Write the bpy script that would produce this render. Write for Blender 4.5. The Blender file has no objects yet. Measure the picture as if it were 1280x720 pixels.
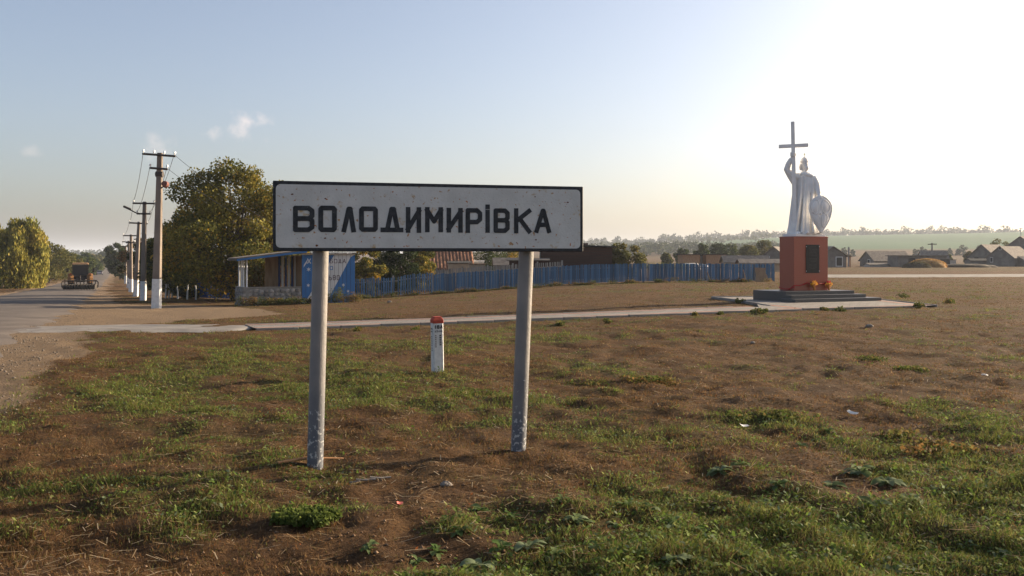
import bpy, bmesh, math, random
import numpy as np
from mathutils import Vector, Matrix
R = math.radians
random.seed(7)
rng = np.random.default_rng(11)

# ------------------------------------------------------------------ camera, sky, sun, exposure
scn = bpy.context.scene
col = scn.collection
F, CX, HZ, EYE = 1150.0, 640.0, 322.0, 1.6        # focal length in px, centre column, horizon row, eye height
cd = bpy.data.cameras.new('camera'); cam = bpy.data.objects.new('camera', cd); col.objects.link(cam)
cam.location = (0, 0, EYE); cam.rotation_euler = (R(90), 0, 0)
cd.sensor_width = 36; cd.lens = 36 * F / 1280; cd.shift_y = -(360 - HZ) / 1280
cd.clip_start = 0.05; cd.clip_end = 20000
scn.camera = cam
SUN_AZ, SUN_EL = R(63), R(15)
w = bpy.data.worlds.new('World'); scn.world = w; w.use_nodes = True
nt = w.node_tree; nt.nodes.clear()
def N(t, kind, **kw):
    n = t.nodes.new(kind)
    for k, v in kw.items(): setattr(n, k, v)
    return n
def MATH(t, op, a, b=None, c=None):
    n = N(t, 'ShaderNodeMath', operation=op)
    for i, v in enumerate((a, b, c)):
        if v is None: continue
        if hasattr(v, 'default_value') or hasattr(v, 'is_linked'): t.links.new(v, n.inputs[i])
        else: n.inputs[i].default_value = v
    return n.outputs[0]
out = N(nt, 'ShaderNodeOutputWorld'); bg = N(nt, 'ShaderNodeBackground')
sky = N(nt, 'ShaderNodeTexSky', sky_type='NISHITA', sun_disc=False, sun_elevation=SUN_EL, sun_rotation=SUN_AZ,
        altitude=100, air_density=0.85, dust_density=3.4, ozone_density=0.9)
bg.inputs[1].default_value = 0.088
tc = N(nt, 'ShaderNodeTexCoord'); sp = N(nt, 'ShaderNodeSeparateXYZ'); nt.links.new(tc.outputs['Generated'], sp.inputs[0])
ymax = MATH(nt, 'MAXIMUM', sp.outputs[1], 0.05)
gu = MATH(nt, 'DIVIDE', sp.outputs[0], ymax); gv = MATH(nt, 'DIVIDE', sp.outputs[2], ymax)
noi = N(nt, 'ShaderNodeTexNoise'); noi.inputs['Scale'].default_value = 42; noi.inputs['Detail'].default_value = 6
nt.links.new(tc.outputs['Generated'], noi.inputs['Vector'])
hs_ = N(nt, 'ShaderNodeHueSaturation'); hs_.inputs['Saturation'].default_value = .86; nt.links.new(sky.outputs[0], hs_.inputs['Color'])
tn_ = N(nt, 'ShaderNodeMix', data_type='RGBA', blend_type='MULTIPLY'); tn_.inputs[0].default_value = 1; nt.links.new(hs_.outputs[0], tn_.inputs[6]); tn_.inputs[7].default_value = (.985, .985, 1.04, 1)
cur = tn_.outputs[2]
for (px, row, wx, wy, st) in ((303, 160, 46, 17, .40), (37, 187, 18, 12, .22), (205, 181, 34, 19, .24), (326, 153, 26, 10, .26)):
    a = MATH(nt, 'DIVIDE', MATH(nt, 'SUBTRACT', gu, (px - CX) / F), wx / F)
    b = MATH(nt, 'DIVIDE', MATH(nt, 'SUBTRACT', gv, (HZ - row) / F), wy / F)
    d = MATH(nt, 'SQRT', MATH(nt, 'ADD', MATH(nt, 'MULTIPLY', a, a), MATH(nt, 'MULTIPLY', b, b)))
    m = MATH(nt, 'SUBTRACT', MATH(nt, 'ADD', 0.62, MATH(nt, 'MULTIPLY', MATH(nt, 'SUBTRACT', noi.outputs[0], .5), 4.2)), d)
    mr = N(nt, 'ShaderNodeMapRange', interpolation_type='SMOOTHSTEP'); nt.links.new(m, mr.inputs[0])
    mr.inputs[1].default_value = -.4; mr.inputs[2].default_value = .9; mr.inputs[4].default_value = st
    mx = N(nt, 'ShaderNodeMix', data_type='RGBA'); nt.links.new(mr.outputs[0], mx.inputs[0]); nt.links.new(cur, mx.inputs[6])
    mx.inputs[7].default_value = (6.0, 5.0, 4.6, 1); cur = mx.outputs[2]
nt.links.new(cur, bg.inputs[0]); nt.links.new(bg.outputs[0], out.inputs[0])
ld = bpy.data.lights.new('sun', 'SUN'); lo = bpy.data.objects.new('sun', ld); col.objects.link(lo)
ld.energy = 5.0; ld.angle = R(0.6); ld.color = (1.0, .81, .57)
sdir = Vector((math.sin(SUN_AZ) * math.cos(SUN_EL), math.cos(SUN_AZ) * math.cos(SUN_EL), math.sin(SUN_EL)))
lo.rotation_euler = sdir.to_track_quat('Z', 'Y').to_euler(); lo.location = (30, 20, 30)
scn.view_settings.view_transform = 'Standard'; scn.view_settings.look = 'None'
scn.view_settings.exposure = 1.28; scn.view_settings.gamma = 1.0
scn.view_settings.use_curve_mapping = False

# ------------------------------------------------------------------ helpers
def hash2(ix, iy, s):
    h = (ix.astype(np.int64) * 374761393 + iy.astype(np.int64) * 668265263 + s * 974634777) & 0x7fffffff
    h = ((h ^ (h >> 13)) * 1274126177) & 0x7fffffff
    return ((h ^ (h >> 16)) & 0xffff) / 65535.0
def vnoise(x, y, s=0):
    x = np.asarray(x, float); y = np.asarray(y, float)
    ix = np.floor(x); iy = np.floor(y); fx = x - ix; fy = y - iy
    fx = fx * fx * (3 - 2 * fx); fy = fy * fy * (3 - 2 * fy)
    a = hash2(ix, iy, s); b = hash2(ix + 1, iy, s); c = hash2(ix, iy + 1, s); d = hash2(ix + 1, iy + 1, s)
    return (a * (1 - fx) + b * fx) * (1 - fy) + (c * (1 - fx) + d * fx) * fy
def fbm(x, y, s=0, o=4):
    v = 0; a = .5
    for i in range(o):
        v = v + a * vnoise(np.asarray(x) * 2 ** i + 17.3 * i, np.asarray(y) * 2 ** i - 9.1 * i, s + i); a *= .5
    return v / (1 - .5 ** o)
def sstep(a, b, x):
    t = np.clip((np.asarray(x, float) - a) / (b - a), 0, 1); return t * t * (3 - 2 * t)

DY = np.array([-1e5, 14, 20, 30, 45, 60, 100, 150, 290, 400, 1e5]); DZ = np.array([0, 0, .12, .42, .86, 1.15, 1.88, 2.5, 3.95, 4.6, 4.6])
ROADM = -.43
def road_off(x, y):                       # signed offset (perpendicular) from the road's right edge; negative = on the road
    return (np.asarray(x) - (-16 + ROADM * (np.asarray(y) - 32))) * .919
PSL = .4175                               # the footpath: slope in plan
def path_off(x, y):                       # offset from the near edge of the paved footpath
    return (np.asarray(y) - (24.05 + PSL * np.asarray(x))) * .923
def base(x, y):
    x = np.asarray(x, float); y = np.asarray(y, float)
    W = 1 - sstep(-16, 10, x)
    W = np.maximum(W, 0)
    z = -np.interp(y, DY, DZ) * W
    u = x / np.maximum(y, 1.0)
    H = np.interp(u, [-2, -.435, -.2, .12, .31, .55, 2], [3, 6.5, 10, 20, 33, 36, 45])
    r = np.sqrt(x * x + y * y)
    z = z + np.where(y > 0, H * sstep(330, 1500, r), 3 * sstep(330, 1500, r))
    return z
PLAZA = [(13.8, 29.9), (13.5, 36.9), (7.95, 36.4), (8.35, 31.4), (7.2, 27.06)]
def in_poly(x, y, P):
    x = np.asarray(x, float); y = np.asarray(y, float); ins = np.zeros(np.broadcast(x, y).shape, bool)
    for i in range(len(P)):
        (x1, y1), (x2, y2) = P[i], P[(i + 1) % len(P)]
        c = ((y1 > y) != (y2 > y)) & (x < (x2 - x1) * (y - y1) / (y2 - y1 + 1e-12) + x1)
        ins ^= c
    return ins
def paved(x, y, m=0.0):
    o = path_off(x, y)
    a = (o > -m) & (o < 2.15 + m) & (np.asarray(x) > -6.3 - m) & (np.asarray(x) < 8.6)
    cx, cy = 10.7, 32.5
    P = [(cx + (px - cx) * (1 + m / 4), cy + (py - cy) * (1 + m / 4)) for px, py in PLAZA]
    return a | in_poly(x, y, P)
def sandy(x, y):                          # 0..1: bare gravel and dirt beside the road
    o = road_off(x, y); n = fbm(np.asarray(x) * .35, np.asarray(y) * .35, 5)
    wdt = .5 + 1.5 * sstep(8, 20, y) + 3.0 * sstep(22, 36, y) * (1 - sstep(47, 52, y)) * 1.9 - 0.9 * sstep(60, 100, y)
    return (1 - sstep(-.6, .7, o - wdt - (n - .5) * 2.6)) * sstep(-7.4, -6.6, o + (n - .5) * 1.2)
BLOBS = [(1.6, 4.9, 2.2, .95, 1.15), (2.9, 6.6, 2.0, 1.2, .34), (-.1, 4.3, 1.0, .6, .7), (3.9, 8.6, 1.8, 1.6, .34), (2.65, 9.0, .45, .45, .9),
         (-4.2, 12.6, 3.4, 2.6, .55), (-1.8, 10.2, 1.5, 1.3, .55), (-3.4, 17, 3.2, 2.2, .5), (.2, 10.6, 1.5, .9, .35), (8, 13.5, 2.5, 1.0, .45),
         (1.2, 13.2, 1.2, .5, .4), (-3.2, 5.4, .8, .5, .25), (5.2, 7.6, 1.5, 1.4, .22), (5, 24.3, 7, .8, .4), (-12, 36, 5, 3, .35), (16, 44, 14, 3, .35), (10, 58, 14, 2, .3)]
BARE = [(-1.0, 5.1, 1.1, .9, 1), (2.6, 14.5, 2.8, 2.0, .6), (-.45, 6.3, .8, .45, .8), (3.2, 11.0, 2.0, 1.0, .8), (-3, 4.2, 1.4, .8, .5), (2, 32, 6, 3, .6), (-2, 40, 9, 6, .5), (-5.6, 6.5, 1.5, 1.0, .3)]
def green(x, y):
    g = 0
    for (bx, by, rx, ry, s) in BLOBS: g = g + s * np.exp(-(((x - bx) / rx) ** 2 + ((y - by) / ry) ** 2))
    n = fbm(x * .9 + 3, y * .9, 21); n2 = fbm(x * 2.6, y * 2.6 + 7, 31, 3)
    v = g * .85 + (n - .52) * 1.5 + (n2 - .5) * 1.3 + .13
    for (bx, by, rx, ry, s) in BARE: v = v - s * .55 * np.exp(-(((x - bx) / rx) ** 2 + ((y - by) / ry) ** 2))
    return np.clip(v, 0, 1)
def bare(x, y):
    b = 0
    for (bx, by, rx, ry, s) in BARE: b = b + s * np.exp(-(((x - bx) / rx) ** 2 + ((y - by) / ry) ** 2))
    return np.clip(b * .7 + (fbm(x * 1.3 + 11, y * 1.3 + 4, 43) - .47) * 2.0, 0, 1) * (1 - green(x, y) * .8)
def gz(x, y):
    x = np.asarray(x, float); y = np.asarray(y, float)
    r = np.sqrt(x * x + y * y)
    hard = np.maximum(paved(x, y, .3) * 1.0, 1 - sstep(-.3, 1.5, road_off(x, y)) * 1.0)
    b = (fbm(x * .8, y * .8, 51) - .5) * .14 + (fbm(x * 3.5, y * 3.5, 61, 3) - .5) * .11 * (1 - sstep(20, 40, r))
    b = b * (1 - sstep(40, 80, r)) * (1 - hard)
    b = b - .05 * paved(x, y, -.1)
    return base(x, y) + b
def G(x, y): return float(gz(x, y))
def X(px, Y): return (px - CX) / F * Y
def ROW(row, Y): return EYE + (HZ - row) / F * Y      # height of the point seen at this row at depth Y

def mesh_np(name, verts, faces, mat=None, parent=None, colors=None, smooth=False, nper=None):
    verts = np.asarray(verts, np.float32).reshape(-1, 3); me = bpy.data.meshes.new(name)
    if isinstance(faces, np.ndarray):
        n = faces.shape[1]; me.vertices.add(len(verts)); me.vertices.foreach_set('co', verts.ravel())
        me.loops.add(faces.size); me.loops.foreach_set('vertex_index', faces.ravel().astype(np.int32))
        me.polygons.add(len(faces)); me.polygons.foreach_set('loop_start', np.arange(0, faces.size, n, dtype=np.int32))
        me.polygons.foreach_set('loop_total', np.full(len(faces), n, np.int32)); me.update(calc_edges=True)
    else:
        me.from_pydata(verts.tolist(), [], faces); me.update()
    if colors is not None:
        ca = me.attributes.new('Col', 'FLOAT_COLOR', 'POINT'); c = np.ones((len(verts), 4), np.float32); c[:, :3] = colors
        ca.data.foreach_set('color', c.ravel())
    if mat: me.materials.append(mat)
    if smooth: me.polygons.foreach_set('use_smooth', np.ones(len(me.polygons), bool))
    o = bpy.data.objects.new(name, me); col.objects.link(o)
    if parent: o.parent = parent
    return o
class MB:
    def __init__(s): s.v = []; s.f = []
    def add(s, vs, fs):
        k = len(s.v); s.v += [tuple(v) for v in vs]; s.f += [tuple(i + k for i in f) for f in fs]; return s
    def box(s, c, d, rz=0, rx=0, ry=0, taper=1.0):
        hx, hy, hz = d[0] / 2, d[1] / 2, d[2] / 2
        M = Matrix.Rotation(rz, 3, 'Z') @ Matrix.Rotation(ry, 3, 'Y') @ Matrix.Rotation(rx, 3, 'X')
        vs = []
        for z in (-1, 1):
            t = taper if z > 0 else 1
            for x, y in ((-1, -1), (1, -1), (1, 1), (-1, 1)): vs.append(Vector(c) + M @ Vector((x * hx * t, y * hy * t, z * hz)))
        return s.add(vs, [(0, 3, 2, 1), (4, 5, 6, 7), (0, 1, 5, 4), (1, 2, 6, 5), (2, 3, 7, 6), (3, 0, 4, 7)])
    def tube(s, pts, rad, n=10, cap=True, ex=1.0):
        pts = [Vector(p) for p in pts]
        if not hasattr(rad, '__len__'): rad = [rad] * len(pts)
        k = len(s.v); ref = None
        for i, p in enumerate(pts):
            d = (pts[min(i + 1, len(pts) - 1)] - pts[max(i - 1, 0)]).normalized()
            if ref is None: ref = Vector((1, 0, 0)) if abs(d.x) < .8 else Vector((0, 1, 0))
            a = (ref - d * ref.dot(d)).normalized(); b = d.cross(a); ref = a
            for j in range(n):
                t = 2 * math.pi * j / n; s.v.append(tuple(p + (a * math.cos(t) + b * math.sin(t) * ex) * rad[i]))
        for i in range(len(pts) - 1):
            for j in range(n):
                s.f.append((k + i * n + j, k + i * n + (j + 1) % n, k + (i + 1) * n + (j + 1) % n, k + (i + 1) * n + j))
        if cap:
            s.f.append(tuple(k + j for j in reversed(range(n)))); s.f.append(tuple(k + (len(pts) - 1) * n + j for j in range(n)))
        return s
    def prism(s, poly, z0, z1, M=None):        # polygon in xy extruded along z, then M
        n = len(poly); M = M or Matrix.Identity(4)
        vs = [M @ Vector((x, y, z0)) for x, y in poly] + [M @ Vector((x, y, z1)) for x, y in poly]
        return s.add(vs, [tuple(reversed(range(n))), tuple(range(n, 2 * n))] + [(i, (i + 1) % n, n + (i + 1) % n, n + i) for i in range(n)])
    def sphere(s, c, r, n=12, m=8):
        if not hasattr(r, '__len__'): r = (r, r, r)
        k = len(s.v)
        for i in range(1, m):
            t = math.pi * i / m
            for j in range(n):
                p = 2 * math.pi * j / n; s.v.append((c[0] + r[0] * math.sin(t) * math.cos(p), c[1] + r[1] * math.sin(t) * math.sin(p), c[2] + r[2] * math.cos(t)))
        top = len(s.v); s.v.append((c[0], c[1], c[2] + r[2])); s.v.append((c[0], c[1], c[2] - r[2]))
        for i in range(m - 2):
            for j in range(n): s.f.append((k + i * n + j, k + (i + 1) * n + j, k + (i + 1) * n + (j + 1) % n, k + i * n + (j + 1) % n))
        for j in range(n):
            s.f.append((top, k + j, k + (j + 1) % n)); s.f.append((top + 1, k + (m - 2) * n + (j + 1) % n, k + (m - 2) * n + j))
        return s
    def build(s, name, mat, parent=None, smooth=False, bevel=0, seg=1):
        me = bpy.data.meshes.new(name); me.from_pydata(s.v, [], s.f); me.update()
        if bevel:
            bm = bmesh.new(); bm.from_mesh(me)
            es = [e for e in bm.edges if len(e.link_faces) == 2 and e.calc_face_angle(0) > .6]
            bmesh.ops.bevel(bm, geom=es, offset=bevel, segments=seg, affect='EDGES', profile=.6); bm.to_mesh(me); bm.free()
        me.materials.append(mat)
        if smooth: me.polygons.foreach_set('use_smooth', [True] * len(me.polygons))
        o = bpy.data.objects.new(name, me); col.objects.link(o)
        if parent: o.parent = parent
        return o
def tag(o, label=None, cat=None, group=None, kind=None):
    if label: o['label'] = label
    if cat: o['category'] = cat
    if group: o['group'] = group
    if kind: o['kind'] = kind
    return o
def thing(name, label, cat, loc=(0, 0, 0), rz=0, group=None):
    o = bpy.data.objects.new(name, None); col.objects.link(o); o.empty_display_size = .2
    o.location = loc; o.rotation_euler = (0, 0, rz)
    return tag(o, label, cat, group)
def inst(src, name, parent, loc, rot=(0, 0, 0), scale=(1, 1, 1)):
    o = bpy.data.objects.new(name, src); col.objects.link(o); o.parent = parent
    o.location = loc; o.rotation_euler = rot; o.scale = scale; return o

# ------------------------------------------------------------------ materials
def mat(name, c, rough=.8, c2=None, scale=5.0, detail=6, bump=0, bscale=None, spots=None, metal=0, spec=.3, lo=.35, hi=.65, coord='Object', stretch=None):
    m = bpy.data.materials.new(name); m.use_nodes = True; t = m.node_tree; b = t.nodes['Principled BSDF']
    b.inputs['Roughness'].default_value = rough; b.inputs['Metallic'].default_value = metal; b.inputs['Specular IOR Level'].default_value = spec
    b.inputs['Base Color'].default_value = (*c, 1)
    tcn = N(t, 'ShaderNodeTexCoord'); vec = tcn.outputs[coord]
    if stretch:
        mp = N(t, 'ShaderNodeMapping'); mp.inputs['Scale'].default_value = stretch; t.links.new(vec, mp.inputs[0]); vec = mp.outputs[0]
    cur = None
    if c2:
        n = N(t, 'ShaderNodeTexNoise'); n.inputs['Scale'].default_value = scale; n.inputs['Detail'].default_value = detail; t.links.new(vec, n.inputs['Vector'])
        r = N(t, 'ShaderNodeValToRGB'); r.color_ramp.elements[0].position = lo; r.color_ramp.elements[1].position = hi
        r.color_ramp.elements[0].color = (*c, 1); r.color_ramp.elements[1].color = (*c2, 1)
        t.links.new(n.outputs[0], r.inputs[0]); cur = r.outputs[0]
    for sp_ in (spots or []):          # (colour, scale, threshold, softness)
        sc, ss, th, so = sp_
        n = N(t, 'ShaderNodeTexNoise'); n.inputs['Scale'].default_value = ss; n.inputs['Detail'].default_value = 5; n.inputs['Roughness'].default_value = .6
        t.links.new(vec, n.inputs['Vector'])
        mr = N(t, 'ShaderNodeMapRange'); mr.inputs[1].default_value = th; mr.inputs[2].default_value = th + so; t.links.new(n.outputs[0], mr.inputs[0])
        mx = N(t, 'ShaderNodeMix', data_type='RGBA'); t.links.new(mr.outputs[0], mx.inputs[0])
        if cur is not None: t.links.new(cur, mx.inputs[6])
        else: mx.inputs[6].default_value = (*c, 1)
        mx.inputs[7].default_value = (*sc, 1); cur = mx.outputs[2]
    if cur is not None: t.links.new(cur, b.inputs['Base Color'])
    if bump:
        n = N(t, 'ShaderNodeTexNoise'); n.inputs['Scale'].default_value = bscale or scale * 4; n.inputs['Detail'].default_value = 6; t.links.new(vec, n.inputs['Vector'])
        bp = N(t, 'ShaderNodeBump'); bp.inputs['Strength'].default_value = bump; bp.inputs['Distance'].default_value = .02
        t.links.new(n.outputs[0], bp.inputs['Height']); t.links.new(bp.outputs[0], b.inputs['Normal'])
    return m
def leafmat(name, trans=.35, rough=.6):
    m = bpy.data.materials.new(name); m.use_nodes = True; t = m.node_tree; b = t.nodes['Principled BSDF']; o = t.nodes['Material Output']
    a = N(t, 'ShaderNodeAttribute', attribute_name='Col'); t.links.new(a.outputs['Color'], b.inputs['Base Color'])
    b.inputs['Roughness'].default_value = rough; b.inputs['Specular IOR Level'].default_value = .08
    tr = N(t, 'ShaderNodeBsdfTranslucent'); t.links.new(a.outputs['Color'], tr.inputs[0])
    mx = N(t, 'ShaderNodeMixShader'); mx.inputs[0].default_value = trans
    t.links.new(b.outputs[0], mx.inputs[1]); t.links.new(tr.outputs[0], mx.inputs[2]); t.links.new(mx.outputs[0], o.inputs[0])
    return m
M = {}
M['leaf'] = leafmat('leaf'); M['grass'] = leafmat('grass', .45, .8); M['weed'] = leafmat('weed', .42, .75)
M['bark'] = mat('bark', (.06, .045, .035), .95, (.12, .095, .07), 8, bump=.6, stretch=(1, 1, .3))
M['whitewash'] = mat('whitewash', (.62, .62, .60), .9, (.45, .44, .42), 6)
M['signwhite'] = mat('sign_white', (.56, .555, .53), .6, (.48, .475, .45), 6, spots=[((.42, .30, .16), 11, .60, .10), ((.34, .19, .08), 22, .625, .05), ((.36, .13, .03), 34, .655, .03), ((.06, .035, .03), 70, .70, .02)], bump=.15, bscale=60)
M['signblack'] = mat('sign_black', (.013, .015, .018), .5, (.035, .037, .042), 30, spots=[((.3, .3, .3), 70, .71, .02)])
M['chip'] = mat('rust_chip', (.10, .025, .018), .8, (.16, .07, .03), 60)
# post paint: peeling towards the foot
def postmat():
    m = mat('post_paint', (.235, .215, .20), .55, (.18, .168, .158), 5, bump=.15, bscale=40)
    t = m.node_tree; b = t.nodes['Principled BSDF']; src = b.inputs['Base Color'].links[0].from_socket
    tcn = N(t, 'ShaderNodeTexCoord'); s = N(t, 'ShaderNodeSeparateXYZ'); t.links.new(tcn.outputs['Object'], s.inputs[0])
    n = N(t, 'ShaderNodeTexNoise'); n.inputs['Scale'].default_value = 34; n.inputs['Detail'].default_value = 5; t.links.new(tcn.outputs['Object'], n.inputs['Vector'])
    n2 = N(t, 'ShaderNodeTexNoise'); n2.inputs['Scale'].default_value = 4; t.links.new(tcn.outputs['Object'], n2.inputs['Vector'])
    low = N(t, 'ShaderNodeMapRange'); low.inputs[1].default_value = .95; low.inputs[2].default_value = .1; t.links.new(MATH(t, 'ADD', s.outputs[2], MATH(t, 'MULTIPLY', MATH(t, 'SUBTRACT', n2.outputs[0], .5), .7)), low.inputs[0])
    mx = N(t, 'ShaderNodeMix', data_type='RGBA'); t.links.new(low.outputs[0], mx.inputs[0]); t.links.new(src, mx.inputs[6]); mx.inputs[7].default_value = (.105, .112, .128, 1)
    th = MATH(t, 'SUBTRACT', .78, MATH(t, 'MULTIPLY', low.outputs[0], .225))
    fl = N(t, 'ShaderNodeMapRange'); t.links.new(MATH(t, 'SUBTRACT', n.outputs[0], th), fl.inputs[0]); fl.inputs[1].default_value = 0; fl.inputs[2].default_value = .02
    mx2 = N(t, 'ShaderNodeMix', data_type='RGBA'); t.links.new(fl.outputs[0], mx2.inputs[0]); t.links.new(mx.outputs[2], mx2.inputs[6]); mx2.inputs[7].default_value = (.36, .36, .35, 1)
    t.links.new(mx2.outputs[2], b.inputs['Base Color']); return m
M['post'] = postmat()
M['concrete'] = mat('concrete', (.17, .155, .138), .95, (.25, .23, .205), 3, bump=.3, bscale=30)
M['polecon'] = mat('pole_concrete', (.16, .128, .105), .95, (.23, .19, .155), 2.5, bump=.3, bscale=25, stretch=(1, 1, .4))
M['white'] = mat('white_paint', (.70, .70, .68), .7, (.56, .56, .55), 6, bump=.1)
M['markerwhite'] = mat('marker_white', (.62, .62, .60), .8, (.50, .50, .49), 14, spots=[((.16, .13, .10), 22, .66, .05)], bump=.3, bscale=40)
M['markerred'] = mat('marker_red', (.42, .06, .03), .75, (.30, .045, .03), 20, bump=.3, bscale=40)
M['steel'] = mat('dark_steel', (.035, .033, .032), .7, (.07, .05, .04), 12)
M['insul'] = mat('insulator', (.75, .75, .73), .25)
M['wire'] = mat('wire', (.08, .08, .085), .6)
M['granite_red'] = mat('granite_red', (.22, .045, .025), .28, (.36, .095, .055), 45, detail=8, lo=.3, hi=.7, spec=.5)
M['granite_black'] = mat('granite_black', (.035, .036, .038), .45, (.075, .075, .075), 60, spec=.4)
M['plaque'] = mat('plaque', (.008, .008, .009), .35, (.014, .014, .015), 30)
M['engraved'] = mat('engraved', (.06, .06, .06), .7)
M['stone_white'] = mat('stone_white', (.84, .825, .80), .75, (.74, .725, .70), 3.2, bump=.25, bscale=40)
M['gold'] = mat('gold', (.75, .55, .20), .3, metal=.9)
M['ribbon'] = mat('ribbon', (.40, .012, .012), .6)
M['petal'] = mat('petal', (.70, .42, .015), .7, (.75, .30, .01), 40)
M['petalred'] = mat('petal_red', (.6, .03, .02), .7)
M['wrap'] = mat('wrap', (.45, .16, .03), .5)
M['stem'] = mat('stem', (.05, .09, .02), .8)
M['blue'] = mat('fence_blue', (.045, .105, .185), .85, (.075, .15, .235), 3, spots=[((.22, .23, .24), 9, .60, .08), ((.05, .045, .04), 5, .62, .08)], stretch=(1, 1, .35), bump=.2)
def vary(m, lo_, hi_):
    t = m.node_tree; b = t.nodes['Principled BSDF']; src = b.inputs['Base Color'].links[0].from_socket
    oi = N(t, 'ShaderNodeObjectInfo'); mr = N(t, 'ShaderNodeMapRange'); mr.inputs[3].default_value = lo_; mr.inputs[4].default_value = hi_; t.links.new(oi.outputs['Random'], mr.inputs[0])
    vm = N(t, 'ShaderNodeVectorMath', operation='SCALE'); t.links.new(src, vm.inputs[0]); t.links.new(mr.outputs[0], vm.inputs['Scale']); t.links.new(vm.outputs[0], b.inputs['Base Color'])
vary(M['blue'], .6, 1.45)
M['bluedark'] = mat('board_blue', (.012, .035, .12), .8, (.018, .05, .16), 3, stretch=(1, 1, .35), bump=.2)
M['bluepanel'] = mat('panel_blue', (.026, .115, .29), .7, (.036, .14, .33), 4, stretch=(1, 1, .3))
M['panelwhite'] = mat('panel_white', (.56, .56, .55), .7, (.46, .46, .45), 4, stretch=(1, 1, .3))
M['maroon'] = mat('maroon', (.07, .025, .03), .8)
M['greywood'] = mat('grey_wood', (.17, .155, .14), .9, (.27, .25, .225), 4, stretch=(1, 1, .2), bump=.3)
M['wood'] = mat('wood', (.20, .125, .07), .9, (.30, .20, .12), 4, stretch=(1, 1, .25), bump=.3)
M['plywood'] = mat('plywood', (.30, .20, .12), .9, (.22, .14, .085), 3, bump=.4, bscale=9)
M['slate'] = mat('roof_slate', (.125, .105, .088), .95, (.21, .18, .15), 2.5, bump=.3, bscale=12)
M['brownboard'] = mat('brown_board', (.045, .020, .015), .85, (.065, .03, .022), 3, stretch=(.3, .3, 3), bump=.2)
M['tar'] = mat('tar_roof', (.02, .02, .02), .9, (.05, .048, .045), 4)
M['rubble'] = mat('rubble_stone', (.15, .14, .13), .95, (.24, .22, .20), 7, bump=.6, bscale=22)
M['mortar'] = mat('mortar', (.17, .165, .15), .95, (.22, .21, .19), 9, bump=.4)
M['brickwall'] = mat('brick_wall', (.30, .16, .085), .95, (.40, .24, .14), 6, bump=.3)
M['adobe'] = mat('adobe', (.34, .25, .17), .95, (.42, .32, .22), 3)
M['greywall'] = mat('grey_wall', (.12, .11, .10), .95, (.18, .165, .15), 1.5, bump=.3)
M['plaster'] = mat('plaster', (.40, .39, .37), .95, (.32, .31, .295), 1.6, bump=.2)
M['tileorange'] = mat('roof_tile', (.30, .145, .08), .9, (.20, .095, .055), 3, lo=.3, hi=.7)
vary(M['greywood'], .7, 1.35); vary(M['tileorange'], .5, 1.4); vary(M['brownboard'], .75, 1.3); vary(M['rubble'], .6, 1.4)
M['dark'] = mat('dark_opening', (.012, .012, .013), .7)
M['glass'] = mat('glass', (.02, .024, .03), .08, spec=.6)
M['straw'] = mat('straw', (.40, .24, .08), .95, (.22, .13, .05), 2.0, bump=.8, bscale=8)
M['dung'] = mat('dung', (.05, .04, .028), .95, (.09, .07, .045), 2.0, bump=.8, bscale=8)
M['tarp'] = mat('tarp', (.62, .61, .58), .6, (.5, .47, .42), 3)
M['yellowpaint'] = mat('yellow_paint', (.26, .125, .04), .6, (.17, .085, .032), 5)
M['orangeroof'] = mat('cab_roof', (.32, .19, .10), .6, (.24, .14, .07), 5)
M['rubber'] = mat('rubber', (.016, .016, .016), .9, (.035, .03, .026), 8)
M['iron'] = mat('iron', (.025, .024, .024), .7, (.06, .045, .035), 9)
M['carpaint'] = mat('car_paint', (.22, .24, .27), .3, metal=.4)
M['redlamp'] = mat('red_lamp', (.35, .02, .02), .3)
M['paper'] = mat('paper', (.66, .64, .60), .7)
M['pinkpaper'] = mat('pink_paper', (.62, .16, .12), .6)
M['stick'] = mat('stick', (.50, .27, .12), .8, (.36, .18, .08), 20)
M['clod'] = mat('clod', (.12, .07, .04), .95, (.20, .135, .085), 9)
M['gravelstone'] = mat('gravel_stone', (.12, .095, .072), .95, (.20, .165, .13), 5)
M['rock'] = mat('rock', (.17, .145, .12), .95, (.25, .22, .185), 14, bump=.5)

# ------------------------------------------------------------------ ground
ang = np.concatenate([np.radians(np.arange(-180, -45, 5)), np.radians(np.arange(-45, 45.01, .42)), np.radians(np.arange(50, 180, 5))])
rad = [0.6]
while rad[-1] < 9000: rad.append(rad[-1] * (1.011 if rad[-1] < 60 else 1.02 if rad[-1] < 400 else 1.05) + .01)
rad = np.array(rad)
AA, RR = np.meshgrid(ang, rad); gx = RR * np.sin(AA); gy = RR * np.cos(AA)
gxf, gyf = gx.ravel(), gy.ravel()
gzv = gz(gxf, gyf)
na, nr = len(ang), len(rad)
idx = np.arange(na * nr).reshape(nr, na); nxt = np.roll(idx, -1, axis=1)
fc = np.stack([idx[:-1].ravel(), idx[1:].ravel(), nxt[1:].ravel(), nxt[:-1].ravel()], 1)[:, ::-1]
gv_ = np.stack([gxf, gyf, gzv], 1)
gv_ = np.vstack([gv_, [[0, 0, G(0, .01)]]])
zone = np.zeros((len(gv_), 3)); zx, zy = gv_[:, 0], gv_[:, 1]
rr_ = np.hypot(zx, zy); uu = zx / np.maximum(zy, 1)
zone[:, 0] = green(zx, zy) * (1 - sstep(70, 140, rr_)) + .35 * sstep(70, 140, rr_) * (fbm(zx * .02, zy * .06, 71) > .5)
zone[:, 1] = np.where(zy > 3, sandy(zx, zy), 0)
edge = 640 + 60 * (fbm(uu * 6, uu * 0, 77) - .5)
zone[:, 2] = sstep(0, 60, rr_ - edge) * (zy > 0) * sstep(.16, .2, uu)
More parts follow.
